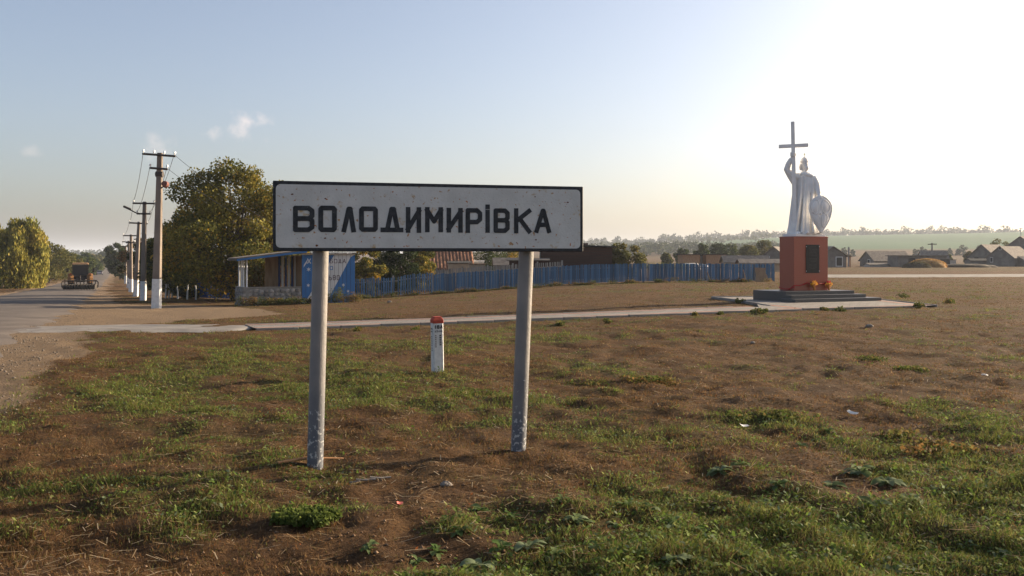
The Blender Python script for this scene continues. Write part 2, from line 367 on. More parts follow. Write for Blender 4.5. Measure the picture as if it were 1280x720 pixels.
MG = bpy.data.materials.new('ground_soil'); MG.use_nodes = True; t = MG.node_tree; b = t.nodes['Principled BSDF']; b.inputs['Roughness'].default_value = .95; b.inputs['Specular IOR Level'].default_value = .1
at = N(t, 'ShaderNodeAttribute', attribute_name='Col'); sx = N(t, 'ShaderNodeSeparateColor'); t.links.new(at.outputs['Color'], sx.inputs[0])
gp = N(t, 'ShaderNodeNewGeometry')
def gn(scale, det=8, ro=.6, stretch=None):
    n = N(t, 'ShaderNodeTexNoise'); n.inputs['Scale'].default_value = scale; n.inputs['Detail'].default_value = det; n.inputs['Roughness'].default_value = ro
    v = gp.outputs['Position']
    if stretch:
        mp = N(t, 'ShaderNodeMapping'); mp.inputs['Scale'].default_value = stretch; t.links.new(v, mp.inputs[0]); v = mp.outputs[0]
    t.links.new(v, n.inputs['Vector']); return n.outputs[0]
def ramp(fac, a, ca, bb, cb):
    r = N(t, 'ShaderNodeValToRGB'); r.color_ramp.elements[0].position = a; r.color_ramp.elements[1].position = bb
    r.color_ramp.elements[0].color = (*ca, 1); r.color_ramp.elements[1].color = (*cb, 1); t.links.new(fac, r.inputs[0]); return r.outputs[0]
def mixc(f, a, bb):
    mx = N(t, 'ShaderNodeMix', data_type='RGBA')
    if isinstance(f, (int, float)): mx.inputs[0].default_value = f
    else: t.links.new(f, mx.inputs[0])
    for s_, v in ((6, a), (7, bb)):
        if isinstance(v, tuple): mx.inputs[s_].default_value = (*v, 1)
        else: t.links.new(v, mx.inputs[s_])
    return mx.outputs[2]
fine = gn(24, 8, .7); mid = gn(2.2, 8, .65); big = gn(.22, 6, .6)
soil = mixc(mid, ramp(fine, .34, (.040, .020, .009), .66, (.135, .070, .030)), ramp(fine, .34, (.070, .038, .017), .68, (.22, .130, .060)))
stk = N(t, 'ShaderNodeMapRange'); stk.inputs[1].default_value = .45; stk.inputs[2].default_value = .62; t.links.new(gn(1.0, 8, .62, (.22, .75, 1)), stk.inputs[0])
stk2 = N(t, 'ShaderNodeMapRange'); stk2.inputs[1].default_value = .48; stk2.inputs[2].default_value = .64; t.links.new(gn(1.0, 8, .68, (.45, 1.6, 3)), stk2.inputs[0])
soil = mixc(MATH(t, 'MULTIPLY', stk.outputs[0], .75), soil, ramp(fine, .34, (.032, .017, .008), .68, (.105, .056, .026)))
soil = mixc(MATH(t, 'MULTIPLY', stk2.outputs[0], .5), soil, ramp(fine, .34, (.055, .050, .018), .68, (.125, .105, .045)))
soil = mixc(MATH(t, 'MULTIPLY', big, .5), soil, ramp(fine, .34, (.070, .036, .016), .68, (.175, .095, .042)))
grn = ramp(fine, .32, (.028, .034, .010), .68, (.095, .098, .030))
gf = N(t, 'ShaderNodeMapRange'); gf.inputs[1].default_value = .15; gf.inputs[2].default_value = .85
t.links.new(MATH(t, 'ADD', sx.outputs[0], MATH(t, 'MULTIPLY', MATH(t, 'SUBTRACT', gn(5, 6, .7), .5), .9)), gf.inputs[0])
c1 = mixc(MATH(t, 'MULTIPLY', gf.outputs[0], .85), soil, grn)
sand = mixc(gn(1.1, 6, .6), ramp(gn(30, 8, .75), .3, (.125, .085, .052), .72, (.34, .245, .155)), ramp(gn(14, 8, .75), .3, (.17, .118, .074), .7, (.28, .20, .128)))
sf = N(t, 'ShaderNodeMapRange'); sf.inputs[1].default_value = .4; sf.inputs[2].default_value = .6
t.links.new(MATH(t, 'ADD', sx.outputs[1], MATH(t, 'MULTIPLY', MATH(t, 'SUBTRACT', gn(3, 6, .7), .5), .7)), sf.inputs[0])
c2 = mixc(sf.outputs[0], c1, sand)
c3 = mixc(sx.outputs[2], c2, ramp(gn(.01, 5, .6, (1, .3, 1)), .3, (.045, .105, .045), .7, (.065, .135, .052)))
t.links.new(c3, b.inputs['Base Color'])
bp = N(t, 'ShaderNodeBump'); bp.inputs['Strength'].default_value = 1.0; bp.inputs['Distance'].default_value = .09
t.links.new(MATH(t, 'ADD', fine, MATH(t, 'MULTIPLY', gn(80, 4, .7), .4)), bp.inputs['Height']); t.links.new(bp.outputs[0], b.inputs['Normal'])
gob = mesh_np('ground', gv_, fc, MG, colors=zone, smooth=True); tag(gob, kind='structure')
cap = [(0 * na + i, 0 * na + (i + 1) % na) for i in range(na)]   # centre disc, under the camera
mb = MB(); mb.v = [tuple(gv_[i]) for i in range(na)] + [tuple(gv_[-1])]; mb.f = [(b_, a_, na) for a_, b_ in cap]
mc = mb.build('ground_underfoot', MG, smooth=True); tag(mc, kind='structure')
ca = mc.data.attributes.new('Col', 'FLOAT_COLOR', 'POINT'); ca.data.foreach_set('color', np.tile([.3, 0, 0, 1], na + 1).astype(np.float32))

# road: cambered asphalt with ragged edges
ys = np.concatenate([np.arange(-60, 120, .5), np.arange(120, 900, 4)])
offs = np.array([-6.3, -5.9, -4.9, -3.2, -1.2, .0, .38]); zo = np.array([-.05, .035, .06, .075, .06, .035, -.05])
rv = []
for yy in ys:
    xe = -16 + ROADM * (yy - 32)
    jr = (fbm(yy * .9, 1.0, 81) - .5) * 1.3; jl = (fbm(yy * .9, 9.0, 83) - .5) * .8
    for k, (o_, z_) in enumerate(zip(offs, zo)):
        oo = o_ + (jr if k >= 5 else 0) + (jl if k <= 1 else 0)
        x_ = xe + oo / .919; rv.append((x_, yy, float(base(x_, yy)) + z_))
n7 = len(offs); rf = np.array([[i * n7 + j, i * n7 + j + 1, (i + 1) * n7 + j + 1, (i + 1) * n7 + j] for i in range(len(ys) - 1) for j in range(n7 - 1)])
M['asphalt'] = mat('asphalt', (.085, .068, .056), .9, (.135, .110, .090), .6, detail=9, bump=.35, bscale=60, spots=[((.20, .165, .13), 1.1, .60, .12), ((.06, .052, .046), .5, .62, .1)])
tag(mesh_np('road', rv, rf, M['asphalt'], smooth=True), kind='structure')

# rough concrete apron from the road to the footpath
def sheet(name, pts_near, pts_far, m, lift=.03, n=40, jag=.0, parent=None):
    vs = []; k = 8
    for i in range(n + 1):
        t_ = i / n
        def lerp(P):
            s = t_ * (len(P) - 1); j = min(int(s), len(P) - 2); q = s - j
            return P[j][0] * (1 - q) + P[j + 1][0] * q, P[j][1] * (1 - q) + P[j + 1][1] * q
        a = lerp(pts_near); c = lerp(pts_far)
        ja = (fbm(a[0] * 2.0, a[1] * 2.0, 91) - .5) * jag; jc = (fbm(c[0] * 2, c[1] * 2, 92) - .5) * jag
        for j in range(k + 1):
            q = j / k; x_ = a[0] * (1 - q) + c[0] * q; y_ = a[1] * (1 - q) + c[1] * q + (ja if j == 0 else jc if j == k else 0)
            e = -.06 if j in (0, k) or i in (0, n) else 0
            vs.append((x_, y_, float(base(x_, y_)) + lift + e + (fbm(x_ * 3, y_ * 3, 95) - .5) * jag * .03))
    fs = np.array([[i * (k + 1) + j, (i + 1) * (k + 1) + j, (i + 1) * (k + 1) + j + 1, i * (k + 1) + j + 1] for i in range(n) for j in range(k)])
    o = mesh_np(name, vs, fs, m, parent=parent, smooth=True); return tag(o, kind='structure')
M['rough'] = mat('rough_concrete', (.165, .148, .13), .95, (.26, .238, .212), 1.2, detail=9, bump=.6, bscale=18, spots=[((.16, .12, .085), 1.6, .58, .12)])
sheet('concrete_apron', [(-11.9, 21.1), (-10.2, 21.4), (-8.4, 21.6), (-6.35, 21.45)], [(-12.6, 24.3), (-10.4, 25.2), (-8.2, 24.6), (-6.2, 23.6)], M['rough'], .035, 40, .9)
sheet('concrete_lane', [(22.5, 73), (40, 76), (60, 82), (110, 104)], [(24.5, 84), (40, 86), (60, 91), (110, 116)], M['rough'], .06, 40, 1.2)

# footpath and platform: paving with a brick-laid surface, kerbstones
MP = mat('paving', (.20, .18, .16), .9, (.27, .245, .22), 1.0)
t = MP.node_tree; b = t.nodes['Principled BSDF']; src = b.inputs['Base Color'].links[0].from_socket
gp = N(t, 'ShaderNodeTexCoord'); br = N(t, 'ShaderNodeTexBrick'); br.inputs['Scale'].default_value = 1.0; br.inputs['Mortar Size'].default_value = .012
br.inputs['Brick Width'].default_value = .4; br.inputs['Row Height'].default_value = .2; t.links.new(gp.outputs['Object'], br.inputs['Vector'])
br.inputs['Color1'].default_value = (1, 1, 1, 1); br.inputs['Color2'].default_value = (.74, .73, .72, 1); br.inputs['Mortar'].default_value = (.35, .31, .27, 1)
mu = N(t, 'ShaderNodeMix', data_type='RGBA', blend_type='MULTIPLY'); mu.inputs[0].default_value = 1; t.links.new(src, mu.inputs[6]); t.links.new(br.outputs[0], mu.inputs[7])
t.links.new(mu.outputs[2], b.inputs['Base Color'])
bp = N(t, 'ShaderNodeBump'); bp.inputs['Strength'].default_value = .5; bp.inputs['Distance'].default_value = .01; t.links.new(br.outputs[1], bp.inputs['Height']); bp.invert = True; t.links.new(bp.outputs[0], b.inputs['Normal'])
M['paving'] = MP
MR = mat('red_paving', (.30, .13, .085), .9, (.38, .19, .13), 3.0); M['redpav'] = MR
PA = math.atan(PSL); ca_, sa_ = math.cos(PA), math.sin(PA)
pth = bpy.data.objects.new('footpath', None); col.objects.link(pth); tag(pth, kind='structure')
# path in its own frame: s along, t across from near edge
def PW(s, t_): return (s * ca_ - t_ * sa_, 24.05 + s * sa_ + t_ * ca_)
def pz(s, t_):
    x_, y_ = PW(s, t_); return float(base(x_, y_))
pth.location = (0, 24.05, 0); pth.rotation_euler = (0, 0, PA)
S0, S1 = -6.5, 15.0
def pstrip(name, t0, t1, lift, m, s0=S0, s1=S1):
    vs = []; ss = np.linspace(s0, s1, 45)
    for s in ss:
        for q in (t0, t1): vs.append((s, q, pz(s, q) + lift))
    fs = np.array([[2 * i, 2 * i + 2, 2 * i + 3, 2 * i + 1] for i in range(len(ss) - 1)])
    return mesh_np(name, vs, fs, m, parent=pth)
pstrip('paving', .09, 2.08, .05, M['paving'], S0, 9.05)
pstrip('red_band', .22, .42, .054, M['redpav'])
pstrip('red_band', 1.72, 1.92, .054, M['redpav'], S0, 9.0)
km = MB().box((0, 0, 0), (.985, .085, .16)).build('kerbstone', M['concrete'], pth, bevel=.012); kmd = km.data
bpy.data.objects.remove(km)
for i in range(int(S1 - S0)):
    s = S0 + .5 + i
    o = inst(kmd, 'kerbstone', pth, (s, .045 + random.uniform(-.008, .008), pz(s, .05) - .015 + random.uniform(-.008, .01)), (0, random.uniform(-.008, .008), random.uniform(-.008, .008)))
    if s < 8.6: inst(kmd, 'kerbstone', pth, (s, 2.12 + random.uniform(-.008, .008), pz(s, 2.1) - .015 + random.uniform(-.008, .01)), (0, 0, random.uniform(-.008, .008)))
plz = bpy.data.objects.new('paved_platform', None); col.objects.link(plz); tag(plz, kind='structure'); plz.location = (10.7, 32.5, 0); plz.rotation_euler = (0, 0, PA)
Minv = Matrix.Rotation(-PA, 3, 'Z')
def PL(x, y): v = Minv @ Vector((x - 10.7, y - 32.5, 0)); return v.x, v.y
# platform polygon behind the path strip's front edge (front part belongs to the strip's own continuation)
FR = [(8.0, 27.06 + .33), (13.8, 29.9)]
pp = [PL(*q) for q in [(7.35, 27.22), (13.72, 29.88), (13.5, 36.9), (7.95, 36.4), (8.35, 31.4)]]
vs = [(x_, y_, .048) for x_, y_ in pp]; mesh_np('paving', vs, [tuple(range(5))], M['paving'], parent=plz)
for (p, q) in (((13.8, 29.9), (13.55, 36.9)), ((13.5, 36.95), (7.95, 36.45)), ((7.92, 36.4), (8.32, 29.7))):
    L = math.dist(p, q); n = int(L); a = math.atan2(q[1] - p[1], q[0] - p[0])
    for i in range(n):
        f = (i + .5) / n; x_, y_ = PL(p[0] + (q[0] - p[0]) * f, p[1] + (q[1] - p[1]) * f)
        inst(kmd, 'kerbstone', plz, (x_, y_, .0 + random.uniform(-.006, .008)), (0, 0, a - PA), (L / n, 1, 1))
x0, y0 = PL(8.9, 29.6); 
for (a_, b_) in (((8.75, 28.3), (8.2, 31.2)), ((13.3, 30.2), (13.1, 36.4))):
    A_ = Vector(a_); B_ = Vector(b_); d_ = (B_ - A_).normalized(); n_ = Vector((-d_.y, d_.x)) * .1
    q4 = [PL(*(A_ + n_)), PL(*(A_ - n_)), PL(*(B_ - n_)), PL(*(B_ + n_))]
    mesh_np('red_band', [(x_, y_, .052) for x_, y_ in q4], [(0, 1, 2, 3)], M['redpav'], parent=plz)

# ------------------------------------------------------------------ the place-name sign
def ribbon2(pts, wd):                     # stroked polyline -> list of quads in 2-D (each stroke its own rectangle)
    qs = []
    for (a, b_) in zip(pts[:-1], pts[1:]):
        dx, dy = b_[0] - a[0], b_[1] - a[1]; L = math.hypot(dx, dy); dx /= L; dy /= L
        closed = math.dist(pts[0], pts[-1]) < 1e-6
        e0 = wd / 2 * .98 if (a == pts[0] and not closed) else 0; e1 = wd / 2 * .98 if (b_ == pts[-1] and not closed) else 0
        nx, ny = -dy * wd / 2, dx * wd / 2
        qs.append([(a[0] - dx * e0 - nx, a[1] - dy * e0 - ny), (b_[0] + dx * e1 - nx, b_[1] + dy * e1 - ny), (b_[0] + dx * e1 + nx, b_[1] + dy * e1 + ny), (a[0] - dx * e0 + nx, a[1] - dy * e0 + ny)])
        if e1 == 0: qs.append([(b_[0] + wd * .53 * math.cos(R(22.5 + 45 * i)), b_[1] + wd * .53 * math.sin(R(22.5 + 45 * i))) for i in range(8)])
    return qs
GL = {
 'В': [[(0, 0), (0, 1), (.78, 1), (1, .88), (1, .64), (.82, .52), (1, .42), (1, .12), (.78, 0), (0, 0)], [(0, .52), (.82, .52)]],
 'О': [[(0, .06), (.08, 0), (.92, 0), (1, .06), (1, .94), (.92, 1), (.08, 1), (0, .94), (0, .06)]],
 'Л': [[(0, 0), (.50, 1), (.66, 1), (1, 0)]],
 'Д': [[(-.06, .02), (1.06, .02)], [(.22, .05), (.48, 1), (.60, 1), (.84, .05)]],
 'И': [[(0, 1), (0, 0)], [(0, .08), (1, .92)], [(1, 0), (1, 1)]],
 'М': [[(0, 0), (0, 1)], [(0, .95), (.5, .42), (1, .95)], [(1, 1), (1, 0)]],
 'Р': [[(0, 0), (0, 1), (.75, 1), (1, .86), (1, .56), (.75, .43), (0, .43)]],
 'І': [[(.5, 0), (.5, .92)], [(.5, 1.16), (.5, 1.18)]],
 'К': [[(0, 0), (0, 1)], [(.05, .5), (1, .98)], [(.28, .6), (1, 0)]],
 'А': [[(0, 0), (.5, 1), (.56, 1), (1, 0)], [(.2, .3), (.82, .3)]],
 'Б': [[(.9, 1), (0, 1), (0, 0), (.8, 0), (1, .14), (1, .42), (.8, .55), (0, .55)]],
 'Х': [[(0, 0), (1, 1)], [(0, 1), (1, 0)]],
 'Ь': [[(0, 1), (0, 0), (.8, 0), (1, .14), (1, .40), (.8, .5), (0, .5)]],
 '1': [[(.2, .8), (.55, 1), (.55, 0)]],
 '8': [[(0, .1), (0, .4), (.15, .52), (.85, .52), (1, .62), (1, .9), (.85, 1), (.15, 1), (0, .9), (0, .62), (.15, .52)], [(.85, .52), (1, .4), (1, .1), (.85, 0), (.15, 0), (0, .1)]],
 '7': [[(0, 1), (1, 1), (.4, 0)]], '-': [[(.1, .5), (.9, .5)]],
}
def glyph(ch, x0, x1, y0, y1, sw, m, parent, M4, depth=.002, name='letter'):
    """one painted character in the plane of M4 (x right, y up, z out of the surface)"""
    mb = MB(); hw = sw / 2; k = 0
    for pl in GL[ch]:
        P = [(x0 + hw + (x1 - x0 - sw) * a, y0 + hw + (y1 - y0 - sw) * b_) for a, b_ in pl]
        for q in ribbon2(P, sw):
            mb.prism(q, .0005, depth + k * .00015, M4); k += 1
    return mb.build(name, m, parent)
bl, brt = Vector((-1.794, 6.9, 0)), Vector((.58, 7.5, 0))
dX, dD = brt.x - bl.x, brt.y - bl.y; BW = (brt - bl).length; sang = math.atan2(dD, dX)
sg = thing('place_name_sign', 'weathered white place-name board with black border on two leaning grey pipe posts', 'sign', (bl.x, bl.y, 0), sang)
BZ0, BZ1 = 1.648, 2.178; BH = BZ1 - BZ0
bo = MB().box((BW / 2, .02, (BZ0 + BZ1) / 2), (BW, .045, BH)).build('board', M['signblack'], sg, bevel=.004)
FM = Matrix.Translation((0, -.0028, BZ0)) @ Matrix.Rotation(R(90), 4, 'X')      # local x right, y up, z towards the viewer
def rrect(x0, x1, y0, y1, r, n=6):
    P = []
    for cx_, cy_, a0 in ((x1 - r, y0 + r, -90), (x1 - r, y1 - r, 0), (x0 + r, y1 - r, 90), (x0 + r, y0 + r, 180)):
        for i in range(n + 1):
            a = R(a0 + 90 * i / n); P.append((cx_ + r * math.cos(a), cy_ + r * math.sin(a)))
    return P
face = MB().prism(rrect(.022, BW - .026, .026, BH - .026, .035), .0004, .0022, FM).build('sign_face', M['signwhite'], sg)
FM2 = Matrix.Translation((0, -.0052, BZ0)) @ Matrix.Rotation(R(90), 4, 'X')
def sx_t(c):
    u = (330 + c / 3.122 - CX) / F; tt = (u * bl.y - bl.x) / (dX - u * dD); return tt * BW
for ch, a, b_ in (('В', 113, 197), ('О', 212, 284), ('Л', 303, 358), ('О', 371, 444), ('Д', 458, 540), ('И', 553, 613), ('М', 628, 698), ('И', 712, 775), ('Р', 786, 851), ('І', 861, 883), ('В', 895, 958), ('К', 975, 1042), ('А', 1055, 1119)):
    glyph(ch, sx_t(a), sx_t(b_), .147 + random.uniform(-.003, .003), .345 + random.uniform(-.003, .003), .036, M['signblack'], face, FM2)
# rim flange and paint chips
for (cx_, cy_, s) in ((205, .045, .012), (110, .43, .010), (238, .10, .009), (240, .40, .009), (1057, .44, .007), (985, .07, .006), (1060, .095, .009), (118, .30, .006), (600, .09, .006), (1185, .40, .008)):
    n = 7; P = [(sx_t(cx_) + s * random.uniform(.6, 1.2) * math.cos(2 * math.pi * i / n), cy_ + s * random.uniform(.4, .9) * math.sin(2 * math.pi * i / n)) for i in range(n)]
    MB().prism(P, .0003, .0012, FM2).build('paint_chip', M['chip'], face)
def loc2(px, Y, off=0):                    # position in sign frame
    v = Matrix.Rotation(-sang, 3, 'Z') @ Vector((X(px, Y) - bl.x, Y - bl.y, 0)); return v
for (pt, pb, yb) in ((403.5, 393, 7.02), (665.5, 649.5, 7.38)):
    a = loc2(pt, yb + .02); c = loc2(pb, yb + .02); zg = G(X(pb, yb), yb)
    mb = MB(); pts = []
    for i in range(9):
        q = i / 8; pts.append((c.x + (a.x - c.x) * q, .115, (zg - .25) + (BZ1 - .04 - zg + .25) * q))
    mb.tube(pts, [.061] * 9, 28)
    mb.build('post', M['post'], sg, smooth=False)
    o = sg.children[-1]; o.data.polygons.foreach_set('use_smooth', [len(p.vertices) == 4 for p in o.data.polygons])
    for zb in (BZ0 + .09, BZ1 - .12):        # clamps joining board and post
        MB().box((a.x, .062, zb), (.17, .06, .035)).build('clamp', M['steel'], sg, bevel=.003)

# ------------------------------------------------------------------ marker post
mx_, my_ = X(547, 12.9), 12.9
mk = thing('marker_post', 'short white marker post with red top standing in the grass before the footpath', 'marker post', (mx_, my_, G(mx_, my_)), R(-16))
mk.rotation_euler = (R(1), R(-1.2), R(21))
MB().box((0, 0, .22), (.15, .15, 1.0), taper=.97).build('shaft', M['markerwhite'], mk, bevel=.012)
cp = MB(); cp.box((0, 0, .70), (.152, .152, .044)); cp.box((0, 0, .747), (.152, .152, .05), taper=.66)
cp.build('cap', M['markerred'], mk, bevel=.004)
MK = Matrix.Translation((-.074, -.0758, .0)) @ Matrix.Rotation(R(90), 4, 'X')
for ch, a, b_ in (('1', .018, .045), ('8', .052, .088), ('А', .096, .136)): glyph(ch, a, b_, .605, .655, .012, M['signblack'], mk, MK)
for ch, a, b_ in (('1', .022, .035), ('7', .042, .064), ('-', .07, .084), ('М', .09, .128)): glyph(ch, a, b_, .555, .582, .008, M['signblack'], mk, MK)
for (x_, n, s) in ((.034, 7, .008), (.10, 6, .014)):
    for i in range(n):
        z_ = .51 - i * .026; MB().prism([(x_ - s, z_ - .008), (x_ + s, z_ - .008), (x_ + s, z_ + .008), (x_ - s, z_ + .008)], 0, .002, MK).build('faded_letter', M['signblack'] if x_ > .05 else M['greywall'], mk)
MK2 = Matrix.Translation((-.0758, .074, .0)) @ Matrix.Rotation(R(-90), 4, 'Z') @ Matrix.Rotation(R(90), 4, 'X')
for z_, s in ((.60, .035), (.56, .03), (.49, .016), (.46, .016), (.43, .016), (.40, .016), (.37, .016), (.33, .018), (.30, .018)):
    MB().prism([(.075 - s, z_ - .009), (.075 + s, z_ - .009), (.075 + s, z_ + .009), (.075 - s, z_ + .009)], 0, .002, MK2).build('faded_letter', M['signblack'], mk)

# ------------------------------------------------------------------ monument
MA = R(22.5); MC = Vector((10.75, 33.91, 0))
stp = thing('stepped_plinth', 'dark granite plinth with steps in front under the red pedestal', 'plinth', (MC.x, MC.y, .05), MA)
MB().box((0.0, .02, .175), (3.1, 1.85, .35)).build('top_block', M['granite_black'], stp, bevel=.006)
MB().box((.05, -1.10, .116), (3.35, .39, .232)).build('step', M['granite_black'], stp, bevel=.006)
MB().box((.15, -1.29, .056), (3.85, .78, .112)).build('step', M['granite_black'], stp, bevel=.006)
PW_, PD_, PH_ = 1.55, .80, 1.97
ped = thing('pedestal', 'polished red granite pedestal with a dark plaque, carrying the white statue', 'pedestal', (MC.x, MC.y, .40), MA)
MB().box((0, 0, PH_ / 2), (PW_, PD_, PH_)).build('block', M['granite_red'], ped, bevel=.008)
for sx_ in (-1, 1):      # facing slab joints
    pass
MB().box((0, 0, PH_ - .035), (PW_ + .03, PD_ + .03, .03)).build('top_moulding', M['granite_red'], ped, bevel=.005)
pq = MB().box((.06, -PD_ / 2 - .012, 1.155), (.60, .024, 1.03)).build('plaque', M['plaque'], ped, bevel=.004)
for x_ in (-.235, .355):
    for z_ in (.71, 1.60): MB().tube([(x_, -PD_ / 2 - .022, z_), (x_, -PD_ / 2 - .036, z_)], .014, 10).build('plaque_stud', M['insul'], pq)
for i, (z_, w_) in enumerate(((1.60, .3), (1.55, .36), (1.50, .40), (1.44, .30), (1.38, .42), (1.33, .38), (1.27, .40), (1.16, .36), (1.11, .40), (1.06, .30), (.95, .34), (.90, .38), (.85, .36), (.80, .22))):
    n = int(w_ / .045)
    mb = MB()
    for j in range(n):
        if random.random() < .86: mb.box((.06 - w_ / 2 + (j + .5) * w_ / n, -PD_ / 2 - .0255, z_), (w_ / n * .7, .003, .018))
    tag(mb.build('inscription_line', M['engraved'], pq), kind='stuff')
# ribbon tied round the pedestal
e = .018; hx, hy = PW_ / 2 + e, PD_ / 2 + e; rp = []
corner = [(-hx, hy, .10), (-hx, -hy, .12), (-hx * .98, -hy, .20), (-.2, -hy, .29), (.3, -hy, .27), (hx, -hy, .31), (hx, hy, .2), (-hx, hy, .10)]
rb = MB()
for (p, q) in zip(corner[:-1], corner[1:]):
    for i in range(8):
        f0, f1 = i / 8, (i + 1) / 8; A_ = Vector(p).lerp(Vector(q), f0); B_ = Vector(p).lerp(Vector(q), f1)
        s0 = -.05 * math.sin(math.pi * f0); s1 = -.05 * math.sin(math.pi * f1)
        rb.tube([A_ + Vector((0, 0, s0)), B_ + Vector((0, 0, s1))], .018, 6)
# ribbon tails on the left face
rb.tube([(-hx, -hy, .2), (-hx, -hy * .3, .02), (-hx - .02, hy * .3, .0)], .014, 6)
rib = rb.build('ribbon', M['ribbon']); rib.location = ped.location; rib.rotation_euler = (0, 0, MA); tag(rib, 'red ribbon tied around the foot of the granite pedestal', 'ribbon')
def bouquet(name, label, x_, y_, h, nred):
    o = thing(name, label, 'flowers', tuple(Vector((MC.x, MC.y, .40)) + Matrix.Rotation(MA, 3, 'Z') @ Vector((x_, y_, 0))), MA + .3, 'bouquets at the pedestal')
    MB().tube([(0, 0, 0), (0, .02, h * .3), (0, .06, h * .62)], [.03, .05, .11], 9).build('wrapping', M['wrap'], o)
    mb = MB()
    for i in range(9):
        a = i * 2.4; mb.tube([(0, .05, h * .3), (.16 * math.cos(a), .06 + .08 * math.sin(a), h * random.uniform(.7, .98))], .008, 4)
    mb.build('stems', M['stem'], o)
    for i in range(16):
        a = i * 2.4; rr = .19 * math.sqrt((i + 1) / 16); c = (rr * math.cos(a), .02 + rr * .45 * math.sin(a), h * (.95 - .38 * (i / 16)) + random.uniform(-.03, .03))
        fb = MB()
        for k in range(6):
            b_ = k * math.pi / 3; d = Vector((math.cos(b_), -.4, math.sin(b_))) * .05
            fb.add([c, Vector(c) + d * .6 + Vector((0, 0, .018)), Vector(c) + d, Vector(c) + d * .6 - Vector((0, .012, .012))], [(0, 1, 2, 3)])
        fb.sphere(c, .022, 6, 4); fb.build('blossom', M['petalred'] if i < nred else M['petal'], o)
bouquet('bouquet', 'yellow flower bouquet leaning against the middle of the red pedestal', .02, -PD_ / 2 - .16, .36, 0)
bouquet('bouquet', 'smaller yellow and red bouquet at the corner of the red pedestal', PW_ / 2 - .06, -PD_ / 2 - .14, .32, 5)

# statue: one continuous body (robe, arms, head) grown from lofts and remeshed, plus cross, shield, crown
K = .917
st = thing('statue', 'white statue of a robed bearded figure holding a tall cross and a shield', 'statue', (MC.x, MC.y, .40 + PH_ + .001), R(-17.6))
MB().box((0.02, 0, .05), (1.36, .74, .10), rz=R(40.1)).build('base_slab', M['stone_white'], st, bevel=.006)
def V3(x, z, y=0): return Vector((x * K, y * K, .10 + z * K))
body = MB()
prof = [(-.02, -.02, .58, .40), (.06, -.02, .58, .40), (.3, -.01, .545, .385), (.7, .01, .49, .36), (1.1, .03, .445, .33), (1.5, .06, .42, .30), (1.85, .08, .39, .27), (2.1, .09, .375, .25), (2.3, .09, .335, .215), (2.42, .07, .25, .17), (2.48, .05, .15, .13), (2.56, .03, .09, .10), (2.68, .02, .085, .095)]
zs = np.linspace(-.02, 2.68, 70); n = 96; k0 = len(body.v)
pr = np.array(prof)
for z_ in zs:
    cx_, rx_, ry_ = (np.interp(z_, pr[:, 0], pr[:, i]) for i in (1, 2, 3))
    for j in range(n):
        a = 2 * math.pi * j / n
        amp = .075 * max(0, 1 - z_ / 2.6) ** .7 + .012 * (z_ < 2.4)
        drift = .35 * math.sin(z_ * 1.2)
        f = amp * (math.sin(9 * a + drift + 1.0) * .6 + math.sin(15 * a - 1.5 * drift + .4) * .45 + .25 * math.sin(23 * a + 2))
        f -= .10 * math.exp(-((a - 4.45 - .12 * math.sin(z_)) / .10) ** 2) * (z_ < 2.2)       # opening of the cloak
        f += .05 * math.exp(-((a - 4.25 - .1 * math.sin(z_)) / .09) ** 2) * (z_ < 2.3)
        body.v.append(tuple(V3(cx_ + (rx_ + f) * math.cos(a), z_, (ry_ + f) * math.sin(a))))
for i in range(len(zs) - 1):
    for j in range(n): body.f.append((k0 + i * n + j, k0 + i * n + (j + 1) % n, k0 + (i + 1) * n + (j + 1) % n, k0 + (i + 1) * n + j))
body.f.append(tuple(k0 + j for j in reversed(range(n)))); body.f.append(tuple(k0 + (len(zs) - 1) * n + j for j in range(n)))
# raised arm with wide sleeve, hand gripping the cross shaft
body.tube([V3(-.12, 2.28), V3(-.34, 2.32, -.03), V3(-.58, 2.50, -.06), V3(-.64, 2.60, -.08), V3(-.57, 2.82, -.12), V3(-.48, 3.02, -.15)], [.17 * K, .165 * K, .145 * K, .135 * K, .12 * K, .085 * K], 14)
body.tube([V3(-.48, 3.0, -.15), V3(-.41, 3.13, -.17)], [.06 * K, .062 * K], 10)
body.tube([V3(-.60, 2.55, -.06), V3(-.52, 2.34, -.03), V3(-.41, 2.10, -.02), V3(-.32, 1.85, 0)], [.13 * K, .12 * K, .09 * K, .05 * K], 12)     # hanging sleeve
body.sphere(V3(-.395, 3.17, -.18), (.085 * K, .07 * K, .10 * K))
for i in range(4):       # four fingers round the shaft and a thumb
    z_ = 3.11 + i * .045
    body.tube([V3(-.46, z_, -.22), V3(-.50, z_ + .004, -.31), V3(-.40, z_, -.335), V3(-.31, z_ - .006, -.29)], [.024 * K, .025 * K, .023 * K, .018 * K], 8)
body.tube([V3(-.36, 3.10, -.15), V3(-.30, 3.16, -.18), V3(-.30, 3.22, -.24)], [.03 * K, .027 * K, .02 * K], 8)
# lowered arm, hand on the shield
body.tube([V3(.22, 2.25), V3(.38, 2.2, -.03), V3(.50, 1.95, -.08), V3(.53, 1.82, -.14), V3(.57, 1.62, -.27), V3(.59, 1.52, -.33)], [.17 * K, .165 * K, .14 * K, .125 * K, .10 * K, .07 * K], 14)
body.tube([V3(.59, 1.53, -.32), V3(.60, 1.49, -.37), V3(.61, 1.455, -.43)], [.065 * K, .075 * K, .06 * K], 10)
for i in range(4):
    x_ = .545 + i * .04; body.tube([V3(x_, 1.47, -.42), V3(x_ + .005, 1.45, -.50), V3(x_ + .008, 1.37 + .012 * abs(i - 1.5), -.525)], [.024 * K, .023 * K, .017 * K], 8)
body.tube([V3(.55, 1.49, -.38), V3(.50, 1.455, -.42), V3(.485, 1.41, -.47)], [.028 * K, .025 * K, .019 * K], 8)
